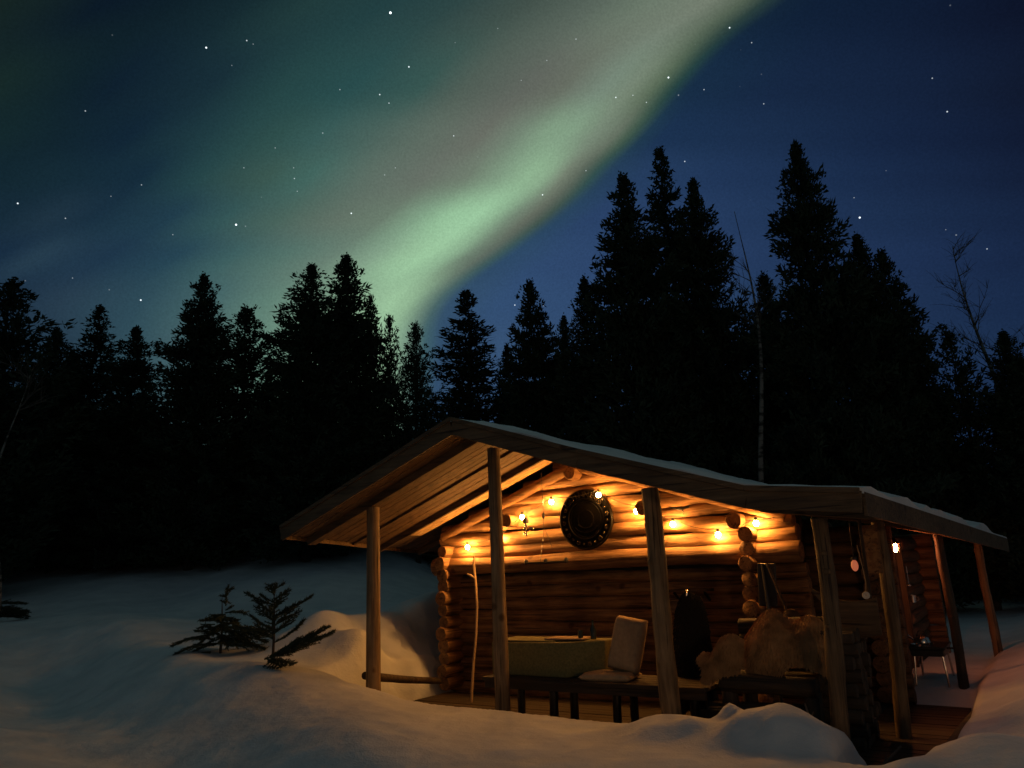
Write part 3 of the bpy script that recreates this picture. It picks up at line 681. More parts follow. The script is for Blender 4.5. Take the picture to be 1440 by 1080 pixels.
# ------------------------------------------------------------------ reindeer pelts over a log chair
chx = bthing('log_chair', 'heavy dark log armchair half hidden under draped animal pelts', 'chair', 5.0, .62, -.2)
mb = MB()
for i in range(4): mb.log((-.42, -.3 + i * .19, .62), (.52, -.3 + i * .19, .62), .095, seed=400 + i)
mb.build('seat', m_darklog, chx, smooth=True)
mb = MB()
for i in range(3): mb.log((-.42, .42, .80 + i * .16), (.52, .45, .80 + i * .16), .085, seed=410 + i)
mb.build('backrest', m_darklog, chx, smooth=True)
for x in (-.36, .46):
    for yy in (-.25, .36): MB().log((x, yy, -.05), (x, yy, .58), .08, seed=int(420 + x * 10 + yy * 9)).build('leg', m_darkpost, chx, smooth=True)
def pelt(name, label, outline, off, seed, mat=m_pelt):
    """furry sheet draped over points: outline is a grid of (x,y,z) rows"""
    rows = len(outline); cols = len(outline[0]); K = 7; rnd = random.Random(seed)
    R = (rows - 1) * K + 1; Q = (cols - 1) * K + 1
    def cat(p0, p1, p2, p3, t): return .5 * ((2 * p1) + (p2 - p0) * t + (2 * p0 - 5 * p1 + 4 * p2 - p3) * t * t + (3 * p1 - p0 - 3 * p2 + p3) * t ** 3)
    P = np.array(outline, float)
    def interp(A, K):
        n = len(A); out = []
        for i in range(n - 1):
            for k in range(K): out.append(cat(A[max(i - 1, 0)], A[i], A[i + 1], A[min(i + 2, n - 1)], k / K))
        out.append(A[-1]); return np.array(out)
    P = interp(P, K); P = np.swapaxes(interp(np.swapaxes(P, 0, 1), K), 0, 1)
    rn = np.random.RandomState(seed); P += rn.uniform(-.005, .005, P.shape)
    vs = [tuple(p) for r in P for p in r]; fs = []
    for i in range(R - 1):
        for j in range(Q - 1): a = i * Q + j; fs.append((a, a + 1, a + 1 + Q, a + Q))
    mb = MB().add(vs, fs)
    root = bthing(name, label, 'pelt', *off, group='animal hides draped over the log chair')
    o = mb.build('hide', mat, root); o.data.shade_smooth()
    sol = o.modifiers.new('thick', 'SOLIDIFY'); sol.thickness = .035
    fm = MB()
    for _ in range(7000):
        i, j = rnd.randrange(R - 1), rnd.randrange(Q - 1); a, b, c = Vector(P[i, j]), Vector(P[i + 1, j]), Vector(P[i, j + 1])
        n = (c - a).cross(b - a)
        if n.length < 1e-7: continue
        n.normalize()
        if n.y > 0 and n.z < .3: n = -n
        p = a.lerp(b, rnd.random()).lerp(c, rnd.random() * .6); d = (n * .6 + Vector((rnd.uniform(-.4, .4), rnd.uniform(-.4, .2), -1.0))).normalized() * rnd.uniform(.022, .045)
        s = Vector((.0035, .002, 0)); p = p + n * .012
        fm.add([p - s, p + s, p + d], [(0, 1, 2)])
    fm.build('fur', mat, root)
    return root
pelt('pelt', 'large tawny reindeer hide draped in a soft mass over the chair behind the crooked post',
     [[(-.24, .25, .86), (-.08, .28, 1.06), (.06, .28, 1.10), (.22, .3, .99), (.42, .28, 1.04), (.60, .26, .88)],
      [(-.26, .0, .74), (-.10, .0, .88), (.06, -.02, .95), (.24, -.03, .88), (.46, -.02, .90), (.66, .06, .76)],
      [(-.20, -.14, .58), (-.06, -.17, .66), (.10, -.2, .72), (.28, -.2, .72), (.48, -.16, .72), (.67, -.06, .62)],
      [(-.10, -.2, .48), (.02, -.22, .52), (.14, -.25, .46), (.29, -.26, .60), (.46, -.22, .58), (.60, -.14, .50)]], (5.0, .55, 0), 3)
pelt('pelt', 'small pale curled hide scrap hanging off the left arm of the log chair',
     [[(-.42, .1, .72), (-.30, .1, .72), (-.20, .08, .86), (-.08, .1, .90), (.02, .12, .84)],
      [(-.45, .0, .66), (-.31, -.02, .65), (-.20, -.05, .76), (-.08, -.05, .80), (.05, 0, .70)],
      [(-.38, -.06, .58), (-.28, -.08, .58), (-.18, -.1, .62), (-.07, -.1, .62), (.04, -.05, .60)],
      [(-.40, -.06, .46), (-.32, -.1, .42), (-.22, -.12, .50), (-.12, -.12, .52), (-.02, -.08, .54)]], (4.78, .35, -.02), 4, m_pelt)
ct = pelt('black_fleece', 'long black shaggy fleece hanging from a hook right of the round porch post',
     [[(-.05, .02, .30), (.02, .0, .34), (.08, .02, .32), (.15, .05, .28)],
      [(-.13, .0, .12), (-.02, -.08, .18), (.10, -.08, .17), (.22, .02, .10)],
      [(-.18, .0, -.2), (-.05, -.11, -.18), (.10, -.13, -.2), (.25, .0, -.2)],
      [(-.22, .02, -.6), (-.05, -.12, -.55), (.12, -.09, -.62), (.26, .02, -.55)],
      [(-.19, .05, -1.0), (-.06, -.08, -.92), (.12, -.06, -1.02), (.24, .05, -.9)]], (4.02, .95, .95), 14, m_blackfur)
del ct['group']
ct['category'] = 'fleece'
MB().tube([(0, 0.02, .30), (.01, 0.02, .36), (.03, -.03, .33), (.02, -.04, .27)], .011, 6).build('hook', m_steel, ct)
ws = bthing('added_firewood_stack', 'light-blocking dark chest-high stack of split firewood added between the two crooked posts', 'firewood', 5.62, .95, -.22)  # added dark mass that keeps bulb light off the right snow bank
rnd = random.Random(31)
for r_i in range(9):
    for c_i in range(5 - (r_i % 2)):
        yy = -.30 + c_i * .15 + (r_i % 2) * .07; zz = .07 + r_i * .125
        MB().log((-.22 + rnd.uniform(-.03, .03), yy, zz), (.22 + rnd.uniform(-.04, .04), yy + rnd.uniform(-.02, .02), zz + rnd.uniform(-.01, .01)), rnd.uniform(.058, .072), seed=500 + r_i * 7 + c_i, n=9, step=.2, wob=.12).build('split_log', m_bark, ws)
fw_ = bthing('firewood_crate', 'dark low firewood crate in the shade between the round and the crooked post', 'crate', 4.85, .35, -.25)
MB().box((-.5, -.12, 0), (.55, -.09, .42)).box((-.5, .32, 0), (.55, .35, .42)).box((-.5, -.09, 0), (-.47, .32, .42)).box((.52, -.09, 0), (.55, .32, .42)).build('slats', m_dark, fw_)
for i in range(5): MB().log((-.45, -.02 + i * .075, .40 + .03 * (i % 2)), (.48, -.02 + i * .075, .42), .04, seed=450 + i, n=8).build('firewood', m_bark, fw_)

# stick poking from the snow beside the crooked post, handle
for (a, b, c, d, lab) in ((5.62, -.28, 5.48, .35, 'grey stick leaning out of the snow left of the crooked post'), (6.0, -.35, 6.25, .30, 'pale stick lying low to the right of the crooked post')):
    o = bthing('stick', lab, 'stick', a, b, hz(*W(a, b).xy) - .05)
    MB().tube([(0, 0, 0), ((c - a) * .5, .1, .12), (c - a, .25, .24)], [.017, .014, .008], 7, .1).build('shaft', m_twig, o)
    MB().tube([((c - a) * .5, .1, .12), ((c - a) * .5 + .03, .12, .2)], [.008, .004], 5).build('side_twig', m_twig, o)

# curved board and white disc
cb = bthing('curved_board', 'pale upward-curving wooden board behind the crooked post', 'board', 5.35, 1.0, 0)
n = 16; vs = []; 
for i in range(n + 1):
    k = i / n; x = .62 * k + .06; zt = 1.30 - .17 * math.sin(min(1, k * 1.3) * math.pi * .5) + .07 * k ** 2; zb = zt - .03 - .33 * min(1, k * 1.7)
    for yy in (0, .03): vs += [(x, yy, zb), (x, yy, zt)]
fs = []
for i in range(n):
    a = i * 4; b = a + 4; fs += [(a, b, b + 1, a + 1), (a + 2, a + 3, b + 3, b + 2), (a, a + 2, b + 2, b), (a + 1, b + 1, b + 3, a + 3)]
fs += [(0, 1, 3, 2), (n * 4, n * 4 + 2, n * 4 + 3, n * 4 + 1)]
MB().add(vs, fs).build('board', m_raft, cb)
MB().box((.14, .035, 1.0), (.17, .06, 1.98)).box((.60, .035, .9), (.63, .06, 1.98)).build('hanger', m_darkpost, cb, bevel=.004)
dc = bthing('white_disc', 'small white ceramic ring hanging against the pale curved board', 'disc', 5.945, .97, 1.225)
MB().lathe([(.012, 0), (.034, 0), (.038, .01), (.034, .02), (.012, .02), (.010, .01), (.012, 0)], 20, axis='y').build('ring', plain('white_glaze', (.7, .66, .6), .3), dc, smooth=True)
MB().tube([(0, 0, .03), (.012, 0, .12), (.005, 0, .25), (-.02, .0, .50)], .004, 5).build('cord', m_tan, dc)
# glowing patch that paints a reflection on glass, with cap and cord
rl = bthing('red_glint', 'small red glowing patch painting a reflection on glass in the dark opening beyond the crooked post', 'glint', 5.86, 1.05, 1.53)
MB().sphere((0, 0, -.01), .045, 12, 8, (.8, .5, 1.3)).build('shade', m_glint, rl, smooth=True); MB().lathe([(.02, .045), (.03, .05), (.03, .07), (.01, .085)], 10).build('cap', m_black, rl)
MB().tube([(0, 0, .08), (0, 0, .42)], .004, 5).build('cord', m_black, rl)
MB().box((.08, .2, -.1), (.22, .24, .40)).build('backing', m_logy, rl)

# ------------------------------------------------------------------ lantern and camp table on the walkway
ln = bthing('lantern', 'glowing lantern hung on the walkway wall beside the first side post', 'lantern', 5.87, 3.62, 1.69)
MB().lathe([(.001, -.05), (.030, -.05), (.038, .0), (.034, .05), (.02, .07), (.001, .071)], 16).build('glass', m_lantern, ln, smooth=True)
MB().lathe([(.085, .05), (.088, .056), (.03, .115), (.008, .13)], 18).build('cap', m_dark, ln, smooth=True)
MB().lathe([(.03, -.075), (.05, -.07), (.05, -.052)], 14).build('base', m_dark, ln)
for a in (0, 2.1, 4.2): MB().tube([(.056 * math.cos(a), .056 * math.sin(a), -.06), (.062 * math.cos(a), .062 * math.sin(a), .0), (.054 * math.cos(a), .054 * math.sin(a), .08)], .004, 5).build('guard', m_dark, ln)
MB().tube([(0, 0, .125), (.03, 0, .17), (0, 0, .22), (-.1, 0, .2), (-.2, 0, .18)], .005, 5).build('bracket', m_dark, ln)
ct2 = bthing('camp_stove', 'dark camp stove table with shiny metal legs standing on the walkway', 'stove', 6.05, 3.9, 0)
MB().box((-.2, -.28, .42), (.22, .42, .46)).box((-.18, -.26, .34), (.2, .4, .418)).build('top', m_black, ct2, bevel=.01)
for x, yy in ((-.15, -.22), (.17, -.22), (-.15, .36), (.17, .36)): MB().tube([(x, yy, .34), (x * 1.15, yy * 1.1, -.02)], .013, 8).build('leg', m_steel, ct2)
MB().tube([(.2, -.1, .43), (.34, -.1, .43)], .012, 6).build('handle', m_black, ct2)
kt = bthing('kettle', 'squat dark kettle shining on the camp stove', 'kettle', 6.0, 3.8, .462)
MB().lathe([(.001, 0), (.09, 0), (.10, .03), (.085, .09), (.04, .12), (.001, .122)], 18).build('body', m_steel, kt, smooth=True)
MB().tube([(-.08, 0, .05), (-.14, 0, .1), (-.16, 0, .12)], .012, 7).build('spout', m_steel, kt); MB().tube([(-.06, 0, .1), (-.03, 0, .17), (.03, 0, .17), (.06, 0, .1)], .006, 6).build('handle', m_dark, kt)
pn = bthing('frying_pan', 'flat shiny pan at the front edge of the camp stove', 'pan', 5.95, 3.64, .462)
MB().lathe([(.001, 0), (.07, 0), (.085, .03), (.08, .03), (.068, .006), (.001, .006)], 18).build('pan', m_steel, pn, smooth=True); MB().tube([(.08, 0, .025), (.2, -.05, .04)], .008, 6).build('handle', m_black, pn)
hk = bthing('hanging_mug', 'metal mug hanging on the walkway wall beneath the lantern', 'mug', 5.80, 5.0, .92)
MB().lathe([(.001, 0), (.04, 0), (.042, .1), (.038, .1), (.036, .006), (.001, .006)], 14).build('cup', m_steel, hk, smooth=True); MB().tube([(.04, 0, .08), (.075, 0, .07), (.075, 0, .03), (.04, 0, .02)], .006, 6).build('handle', m_steel, hk)
ld = bthing('hanging_ladle', 'thin metal ladle hanging on the walkway wall between lantern and mug', 'ladle', 5.78, 4.98, 1.18)
MB().tube([(0, 0, .25), (0, 0, 0)], .006, 6).build('handle', m_steel, ld); MB().sphere((0, -.02, -.02), .035, 10, 6, (1, 1, .6)).build('bowl', m_steel, ld, smooth=True)

# ------------------------------------------------------------------ trees
def crown_mesh(name, H, R, seed, density=1.0, droop=0., up=.25, bare=.06, gap=.0, tuft=.30, style='spruce'):
    rn = np.random.RandomState(seed); V_ = []; 
    def tri_tuft(p, d, l, w, n):
        # n flat needle blades around direction d
        for _ in range(n):
            dd = d + rn.normal(0, .62, 3); dd /= np.linalg.norm(dd) + 1e-9
            s = np.cross(dd, rn.normal(0, 1, 3)); s /= np.linalg.norm(s) + 1e-9
            q = p + rn.normal(0, .055, 3); ll = l * rn.uniform(.45, .95)
            V_.append(np.array([q - s * w * .5, q + dd * ll * .45 + s * w * .9, q + dd * ll])); 
            V_.append(np.array([q - s * w * .5, q + dd * ll, q + dd * ll * .4 - s * w * .8]))
    z = H
    phase = rn.uniform(0, 6)
    while z > H * bare:
        dz = H - z; s = dz / H
        rad = R * 1.12 * (1 - math.exp(-dz / (H * .36))) * ((.82 + .34 * rn.rand()) if style == 'spruce' else (.7 + .55 * rn.rand()))
        rad *= 1 + .16 * math.sin(dz * 2.1 + phase)
        if s > .75: rad *= 1 - .35 * (s - .75) / .25
        nb = max(3, int((5 + 11 * min(1, rad / R + .1)) * density))
        if rn.rand() < gap: z -= .2; continue
        a0 = rn.uniform(0, 6.28)
        for b in range(nb):
            a = a0 + 6.283 * b / nb + rn.normal(0, .25); L = rad * rn.uniform(.55, 1.12)
            if rn.rand() < .09: L *= 1.32
            rise = up + rn.normal(0, .12) + (.3 if dz < .8 else 0) - droop * s
            k = max(2, int(L / .13)); p0 = np.array([0, 0, z + rn.normal(0, .08)])
            for i in range(k + 1):
                f = (i + .4) / k; 
                if f < .22 and s > .15 and rn.rand() < .5: continue
                r = L * f; zz = L * (-.12 * math.sin(f * 2.2) + rise * f * f * (1.2 if style == 'pine' else .9) - .18 * f * s)
                p = p0 + np.array([math.cos(a) * r, math.sin(a) * r, zz])
                d = np.array([math.cos(a), math.sin(a), .25 + rise * 1.2]); d /= np.linalg.norm(d)
                wd = .35 * L * (1 - f * .8)
                for sd in (-1, 0, 1):
                    off = np.array([-math.sin(a), math.cos(a), 0]) * sd * wd * rn.uniform(.3, 1)
                    d2 = d + off * 1.2; d2 /= np.linalg.norm(d2)
                    tri_tuft(p + off * .8 + np.array([0, 0, rn.normal(0, .05)]), d2, tuft * rn.uniform(.7, 1.15) * (.5 + .5 * min(1, dz / 1.8)), .042, 4 if sd else 5)
        z -= rn.uniform(.24, .42) * (.55 + .45 * min(1, dz))
    # leader
    for i in range(8): tri_tuft(np.array([0, 0, H - .05 * i]), np.array([0, 0, 1.]), .24, .022, 1)
    A = np.concatenate(V_); n = len(A)
    me = bpy.data.meshes.new(name); me.vertices.add(n); me.vertices.foreach_set('co', A.reshape(-1))
    me.loops.add(n); me.loops.foreach_set('vertex_index', np.arange(n, dtype=np.int32)); me.polygons.add(n // 3)
    me.polygons.foreach_set('loop_start', np.arange(0, n, 3, dtype=np.int32)); me.polygons.foreach_set('loop_total', np.full(n // 3, 3, dtype=np.int32))
    me.update(); me.validate(); me.materials.append(m_needle); return me
def trunk_mb(H, r, seed, limbs=18, L=1.0, bend=.1):
    rnd = random.Random(seed); mb = MB(); ph = rnd.uniform(0, 6)
    cx = lambda z: bend * math.sin(z * .5 + ph) - bend * math.sin(ph)
    pts = [(cx(H * i / 12), bend * .6 * math.sin(H * i / 12 * .7 + ph * 2) - bend * .6 * math.sin(ph * 2), H * i / 12) for i in range(13)]
    mb.tube(pts, [r * (1 - .93 * i / 12) for i in range(13)], 9, .05, seed)
    for i in range(limbs):
        z = H * rnd.uniform(.12, .95); a = rnd.uniform(0, 6.28); l = L * (1 - z / H) ** .6 * rnd.uniform(.5, 1)
        mb.tube([(cx(z), 0, z), (cx(z) + math.cos(a) * l * .5, math.sin(a) * l * .5, z + .05), (cx(z) + math.cos(a) * l, math.sin(a) * l, z + .2 * l)], [r * .22, r * .14, .006], 5)
    return mb
PROTO = {}
def proto(kind, H, R, seed, **kw):
    tr = dict(limbs=20, L=R * .8); 
    cm = crown_mesh(kind + '_crown', H, R, seed, **kw)
    t = trunk_mb(H * .98, H * .011 + .03, seed, **tr)
    PROTO[kind] = (H, cm, t)
proto('spruce_a', 11, 1.75, 11)
proto('spruce_b', 11, 1.45, 12, up=.40)
proto('spruce_c', 11, 2.05, 13, up=.15, density=1.1)
proto('spruce_d', 11, 1.55, 14, droop=.3, density=.9, tuft=.34)
proto('pine_a', 11, 1.35, 15, density=.62, up=.75, gap=.15, style='pine', tuft=.30)
proto('pine_b', 9, 1.7, 16, density=.55, up=.8, gap=.3, style='pine', tuft=.34)
proto('spruce_thin', 13, 1.25, 17, density=.6, up=.2, gap=.1)
TRUNKM = {}
def place_tree(X, Y, top, kind, width, rz, label, name='spruce_tree', cat='tree', group='conifers standing behind the cabin and snowfield'):
    H, cm, t = PROTO[kind]; zb = hz(X, Y) - .15; s = (top - zb) / H
    root = thing(name, label, cat, (X, Y, zb), rz, group)
    root.scale = (width * 1.08, width * 1.08 * (1 + .12 * math.sin(X * 7)), s)
    if kind not in TRUNKM:
        o = t.build('trunk', m_bark, root); TRUNKM[kind] = o.data
    else:
        o = bpy.data.objects.new('trunk', TRUNKM[kind]); C.objects.link(o); o.parent = root
    c = bpy.data.objects.new('crown', cm); C.objects.link(c); c.parent = root
    return root
TREES = [
 (-13.59, 19.78, 9.86, 'pine_a', 1.25, 'broad ragged pine cut off by the left edge of the picture', 'pine_tree'),
 (-15.78, 25.52, 10.31, 'spruce_b', .8, 'narrow spruce just right of the broad pine at the left edge'),
 (-16.84, 28.38, 10.3, 'spruce_d', .8, 'short dim spruce between two taller ones near the left edge'),
 (-13.72, 24.41, 10.65, 'spruce_thin', 1.0, 'slim pointed spruce with wispy top in the left part of the treeline'),
 (-11.79, 23.17, 9.4, 'spruce_c', .75, 'low round-topped dense spruce left of the tall layered one'),
 (-9.69, 23.05, 10.98, 'spruce_a', .85, 'tall layered spruce with blunt top standing clear against teal sky'),
 (-8.79, 24.47, 10.49, 'pine_a', .9, 'loose open spruce right of the tall layered one with sky showing through', 'pine_tree'),
 (-9.31, 28.52, 9.3, 'spruce_d', .7, 'small far spruce filling the gap left of the dense pair'),
 (-6.29, 23.16, 11.23, 'spruce_a', .95, 'big dense spruce forming the left half of the dense pair'),
 (-5.44, 24.4, 12.05, 'spruce_b', 1.0, 'tallest spruce left of the aurora foot, right half of the dense pair'),
 (-4.84, 25.55, 11.14, 'pine_a', .5, 'slender twiggy pine top just right of the dense pair', 'pine_tree'),
 (-4.37, 26.64, 10.58, 'pine_b', .5, 'small crooked pine top under the bright aurora foot', 'pine_tree'),
 (-3.18, 24.8, 9.8, 'pine_a', .55, 'short spiky pine at the very foot of the aurora', 'pine_tree'),
 (-1.57, 26.95, 11.58, 'spruce_thin', 1.15, 'greyish see-through spruce rising straight above the roof ridge'),
 (-.14, 29.0, 9.99, 'spruce_d', .6, 'small faint spruce left of the cone-shaped spruce over the porch roof'),
 (.72, 23.99, 10.64, 'spruce_a', .9, 'neat cone-shaped dark spruce above the right roof slope near the ridge'),
 (1.7, 22.94, 9.05, 'spruce_b', .6, 'small spruce tucked against the left side of the big right-hand group'),
 (2.3, 21.88, 9.9, 'spruce_b', .75, 'middle-sized spruce at the left shoulder of the big right-hand group'),
 (3.52, 20.7, 12.54, 'spruce_a', .95, 'tall broad spruce with jagged left side leading the right-hand group'),
 (5.96, 26.33, 16.65, 'spruce_thin', 1.25, 'pale wispy narrow-topped spruce far behind between two tall dark ones'),
 (5.71, 21.24, 12.54, 'spruce_c', .75, 'tall straight-sided dark spruce left of the bare birch'),
 (8.31, 23.58, 10.4, 'spruce_d', .8, 'shorter dark spruce behind the bare birch'),
 (7.76, 18.43, 12.02, 'spruce_c', .80, 'tallest and widest black spruce of the whole treeline'),
 (9.22, 18.87, 9.6, 'spruce_b', .7, 'spruce forming the upper right shoulder of the tallest spruce'),
 (10.13, 19.53, 9.4, 'spruce_a', .65, 'spruce forming the lower right shoulder of the tallest spruce'),
 (12.23, 22.94, 7.47, 'spruce_d', .7, 'low spruce right of the tallest spruce by the open sky'),
 (11.18, 18.95, 6.94, 'pine_b', .75, 'ragged open pine with thick limbs beside the bare grey tree', 'pine_tree'),
 (11.7, 17.61, 6.5, 'spruce_b', .65, 'dark spruce right of the ragged pine near the right edge'),
 (14.04, 20.68, 6.6, 'spruce_a', .8, 'dark spruce cut off by the right edge of the picture'),
]
for i, tr in enumerate(TREES):
    place_tree(tr[0], tr[1], tr[2], tr[3], tr[4], i * 1.37, tr[5], tr[6] if len(tr) > 6 else 'spruce_tree')
# bare broadleaved trees
def bare_tree(X, Y, H, lean, label, seed, r=.09, mat=m_birch, spread=1.0, start=.45, nlimb=26, name='birch_tree'):
    root = thing(name, label, 'tree', (X, Y, hz(X, Y) - .1), 0, 'bare leafless trees among the conifers')
    rnd = random.Random(seed); mb = MB(); n = 16
    cx = lambda k: (lean[0] * k + .16 * math.sin(k * 7 + seed), lean[1] * k + .1 * math.cos(k * 5), H * k)
    mb.tube([cx(i / n) for i in range(n + 1)], [max(.008, r * (1 - i / n) ** .8) for i in range(n + 1)], 8, .05, seed)
    mb.build('trunk', mat, root, smooth=True)
    cr = MB()
    for i in range(nlimb):
        k = start + (1 - start) * rnd.random() ** 1.1 * .98; p = Vector(cx(k)); a = rnd.uniform(0, 6.28); L = spread * (1.15 - k) * rnd.uniform(.6, 1.5) + .25
        d = Vector((math.cos(a), math.sin(a), rnd.uniform(.5, 1.1))).normalized(); pts = [p]
        for j in range(5): d = (d + Vector((rnd.uniform(-.2, .2), rnd.uniform(-.2, .2), rnd.uniform(-.12, .12)))).normalized(); pts.append(pts[-1] + d * L / 5 * 1.4)
        cr.tube(pts, [.015, .012, .009, .007, .005, .003], 5)
        for q in range(10):
            b = pts[rnd.randint(1, 5)]; dd = (d + Vector((rnd.uniform(-.9, .9), rnd.uniform(-.9, .9), rnd.uniform(-.3, .7)))).normalized() * rnd.uniform(.25, .6)
            cr.tube([b, b + dd * .5 + Vector((0, 0, .03)), b + dd], [.006, .004, .002], 4, cap=False)
    cr.build('crown', m_twig, root)
    return root
bare_tree(5.66, 17.6, 9.9, (.12, 0), 'bare birch with pale mottled trunk between the two tallest dark spruces', 3, .085, start=.66, spread=.6, nlimb=9)
bare_tree(12.6, 19.2, 9.3, (-.5, .2), 'bare grey tree with fine twigs standing against open sky at the right', 5, .10, start=.4, spread=1.3, nlimb=34, name='bare_tree')
bare_tree(12.95, 19.6, 6.6, (-.15, 0), 'pale bare trunk close beside the bare grey tree at the right', 9, .11, start=.7, spread=.5, nlimb=8)
bare_tree(-10.3, 15.3, 5.2, (.2, 0), 'thin pale birch trunk in the dark wood at the left edge', 7, .05, start=.8, spread=.4, nlimb=4)
# the wood behind: one dark mass
def forest():
    rn = np.random.RandomState(42); V_ = []
    az_top = [(-.9, 580), (-.66, 575), (-.5, 610), (-.4, 625), (-.3, 612), (-.15, 620), (-.05, 640), (.02, 655), (.1, 640), (.16, 585), (.22, 550), (.33, 550), (.45, 610), (.52, 665), (.60, 675), (.66, 640), (.9, 590)]
    for row, dist in enumerate((27, 31, 36, 42, 50, 60)):
        for az in np.arange(-.95, .95, .034 if dist < 45 else .028):
            a = az + rn.uniform(-.02, .02); py = np.interp(a, [q[0] for q in az_top], [q[1] for q in az_top]) + rn.uniform(-10, 55) + row * 3
            X, Y = dist * math.sin(a), dist * math.cos(a) + rn.uniform(-1.5, 1.5)
            if math.hypot(X - 4, Y - 14) < 9: continue
            top = 1.65 + (797 - 46 * a - py) / 1082 * dist * 1.04; zb = hz(X, Y); H = max(1.5, top - zb)
            R = min(1.7, .19 * H + .2)
            nt = int(330 + 40 * H)
            s = rn.rand(nt) ** .75; z = top - s * H * .97; rad = R * (1 - np.exp(-s * 3.2)) * rn.uniform(.15, 1.08, nt); ang = rn.uniform(0, 6.283, nt)
            P = np.stack([X + rad * np.cos(ang), Y + rad * np.sin(ang), z], -1)
            D = np.stack([np.cos(ang), np.sin(ang), rn.uniform(-.1, .6, nt)], -1) + rn.normal(0, .3, (nt, 3)); D /= np.linalg.norm(D, axis=1)[:, None]
            S = np.cross(D, rn.normal(0, 1, (nt, 3))); S /= np.linalg.norm(S, axis=1)[:, None]
            l = rn.uniform(.35, .7, nt)[:, None]
            V_.append(np.stack([P - S * .12, P + S * .12, P + D * l * .8], 1).reshape(-1, 3))
    A = np.concatenate(V_); n = len(A); me = bpy.data.meshes.new('forest')
    me.vertices.add(n); me.vertices.foreach_set('co', A.reshape(-1)); me.loops.add(n); me.loops.foreach_set('vertex_index', np.arange(n, dtype=np.int32)); me.polygons.add(n // 3)
    me.polygons.foreach_set('loop_start', np.arange(0, n, 3, dtype=np.int32)); me.polygons.foreach_set('loop_total', np.full(n // 3, 3, dtype=np.int32))
    me.update(); me.validate(); me.materials.append(m_needle)
    o = bpy.data.objects.new('forest', me); C.objects.link(o)
    tag(o, 'dark unbroken wood filling the background under the treetops', 'forest', kind='stuff')
forest()

# ------------------------------------------------------------------ young spruces in the snow
def feather(mb, p, d, L, rnd, w=.05, curl=.0):
    """a spruce bough: twig with flat side sprigs of needles"""
    p = Vector(p); d = Vector(d).normalized(); n = max(4, int(L / .035)); pts = [p.copy()]
    for i in range(n):
        d = (d + Vector((rnd.uniform(-.05, .05), rnd.uniform(-.05, .05), curl / n + rnd.uniform(-.04, .04)))).normalized(); pts.append(pts[-1] + d * L / n)
    mb.tube(pts, [.008 * (1 - i / (n + 1)) + .002 for i in range(n + 1)], 4, cap=False)
    for i in range(1, n + 1):
        f = i / n
        for _ in range(9):
            q = pts[i - 1].lerp(pts[i], rnd.random()); s = Vector((rnd.gauss(0, 1), rnd.gauss(0, 1), rnd.gauss(0, .8))); s = (s - d * s.dot(d)); s.normalize()
            dd = (s * .75 + d * .8).normalized() * rnd.uniform(.5, 1.15) * w; e = dd.cross(Vector((rnd.random(), rnd.random(), rnd.random()))).normalized() * .006
            mb.add([q - e, q + e, q + dd], [(0, 1, 2)])
    return pts
def bough(mb, p, d, L, rnd, curl=0):
    pts = feather(mb, p, d, L, rnd, .055, curl); d = Vector(d).normalized()
    for i in range(2, len(pts) - 1, 2):
        f = i / len(pts); sd = Vector((-d.y, d.x, rnd.uniform(-.2, .3))).normalized()
        for s in (-1, 1):
            feather(mb, pts[i], d * .9 + sd * s * rnd.uniform(.7, 1.1), L * .42 * (1 - f) + .05, rnd, .045, curl * .5)
def sapling(X, Y, H, label, seed, boughs, stem_top=None, sink=.05):
    z0 = hz(X, Y) - sink; root = thing('spruce_sapling', label, 'sapling', (X, Y, z0), 0, 'young spruces poking out of the snowfield')
    rnd = random.Random(seed)
    if H: MB().tube([(0, 0, 0), (.01, 0, H * .5), (-.01, 0, H)], [.022, .015, .004], 7).build('trunk', m_bark, root)
    mb = MB()
    for b in boughs: bough(mb, b[0], b[1], b[2], rnd, b[3] if len(b) > 3 else .2)
    mb.build('crown', m_sapneedle, root)
    return root
rnd = random.Random(77); H = 1.02; bs = []
for i in range(17):
    k = .30 + .68 * i / 16; a = i * 2.4; L = .10 + .50 * (1 - k) ** .8 * rnd.uniform(.8, 1.1) + .02
    bs.append(((0, 0, H * k), (math.cos(a), math.sin(a) * .8, .35), L, .5))
bs += [((0, 0, H * .78), (-1, .1, .25), .42, .3), ((0, 0, H * .62), (1, -.1, .45), .55, .3), ((0, 0, H * .45), (-1, -.2, .1), .6, .2), ((0, 0, H - .06), (.1, 0, 1), .12, 0)]
for i in range(4): bs.append(((.0 + i * .05, -.35 + .05 * i, .14 + .03 * i), (1, -.15 + .12 * i, .20 + .06 * i), 1.0 - .13 * i, .25))
bs += [((.0, -.22, .12), (.8, -.5, -.02), .5, -.2), ((0, -.2, .1), (.5, -.6, -.05), .4, -.2)]
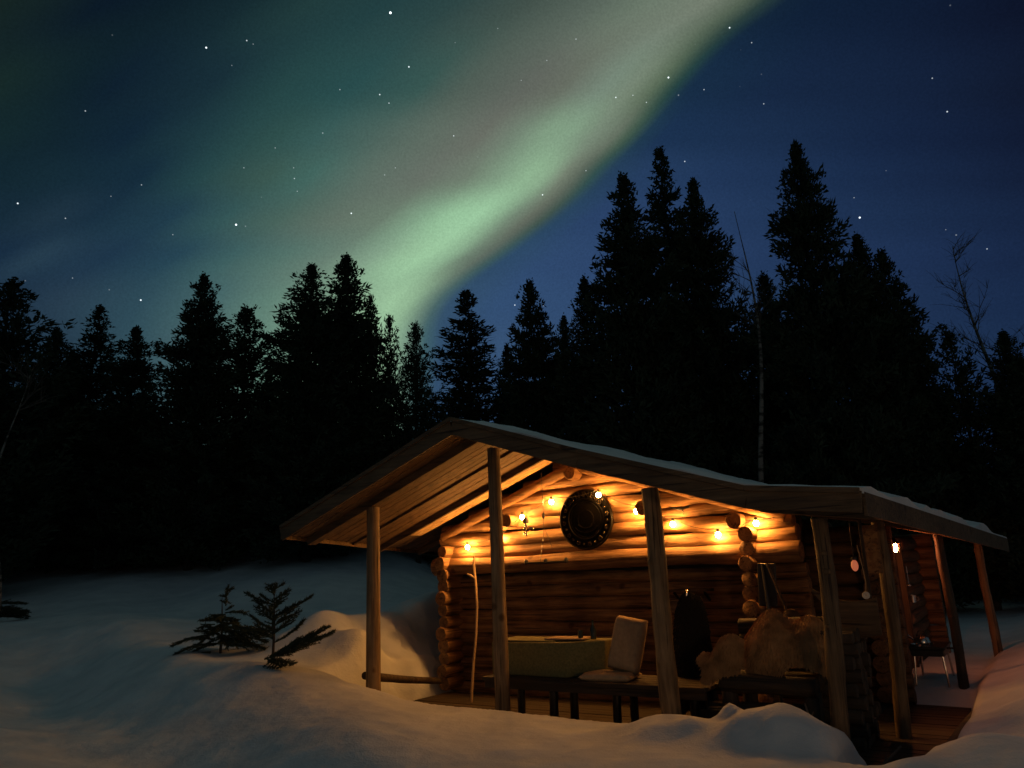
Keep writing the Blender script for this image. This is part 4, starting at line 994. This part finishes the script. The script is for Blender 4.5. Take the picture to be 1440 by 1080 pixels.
sapling(-3.33, 10.75, H, 'upright little spruce with one long bough sweeping right over the snow', 21, bs)
bs = []
rnd = random.Random(5)
for i in range(26):
    a = i * 2.4; zz = .62 - .45 * (i / 26)
    bs.append(((rnd.uniform(-.1, .1), rnd.uniform(-.1, .1), zz), (math.cos(a), math.sin(a) * .9, rnd.uniform(-.15, .35)), rnd.uniform(.30, .52) * (.7 + .5 * i / 26), rnd.uniform(-1.3, -.3)))
for i in range(5): bs.append(((.12, -.05 * i, .42 - i * .06), (1, -.25 + .1 * i, -.05), .66, rnd.uniform(-.7, .1)))
for i in range(3): bs.append(((-.1, -.1, .08 + .12 * i), (-.8, -.2, .0), .55, -.6))
bs += [((0.05, 0, .66 + .09 * i), (math.cos(i * 2.3), math.sin(i * 2.3), .4), .10, .3) for i in range(4)] + [((.05, 0, .72), (.05, 0, 1), .3, 0)]
sapling(-4.5, 12.0, .85, 'drooping tangled little spruce left of the upright one', 22, bs)
bs = []
for i in range(12):
    a = rnd.uniform(-.7, .5); bs.append(((rnd.uniform(-.5, .1), rnd.uniform(-.1, .1), rnd.uniform(.1, .5)), (math.cos(a), math.sin(a) * .5, rnd.uniform(-.15, .15)), rnd.uniform(.5, .9), -.2))
for i in range(6): bs.append(((-.4, 0, .3 + i * .1), (.6, 0, .5), .4, -.3))
sapling(-11.4, 17.2, .9, 'low spreading spruce boughs at the left edge of the snowfield', 23, bs)
# snowy brushwood on the bank
o = bthing('brushwood', 'little heap of dark twigs sticking out of the bank beside the cabin corner', 'twigs', -1.35, 3.7, 0)
P = W(-1.35, 3.7); zb = hz(P.x, P.y); o.location.z = zb - .02
mb = MB(); rnd = random.Random(8)
for i in range(16):
    a = rnd.uniform(-.6, .6) + (math.pi if rnd.random() < .5 else 0); p = Vector((rnd.uniform(-.3, .35), rnd.uniform(-.1, .1), rnd.uniform(0, .06)))
    mb.tube([p, p + Vector((math.cos(a) * .14, .02, .06)), p + Vector((math.cos(a) * .28, 0, .05 + rnd.uniform(-.03, .08)))], [.012, .009, .004], 5)
mb.build('twig', m_twig, o)
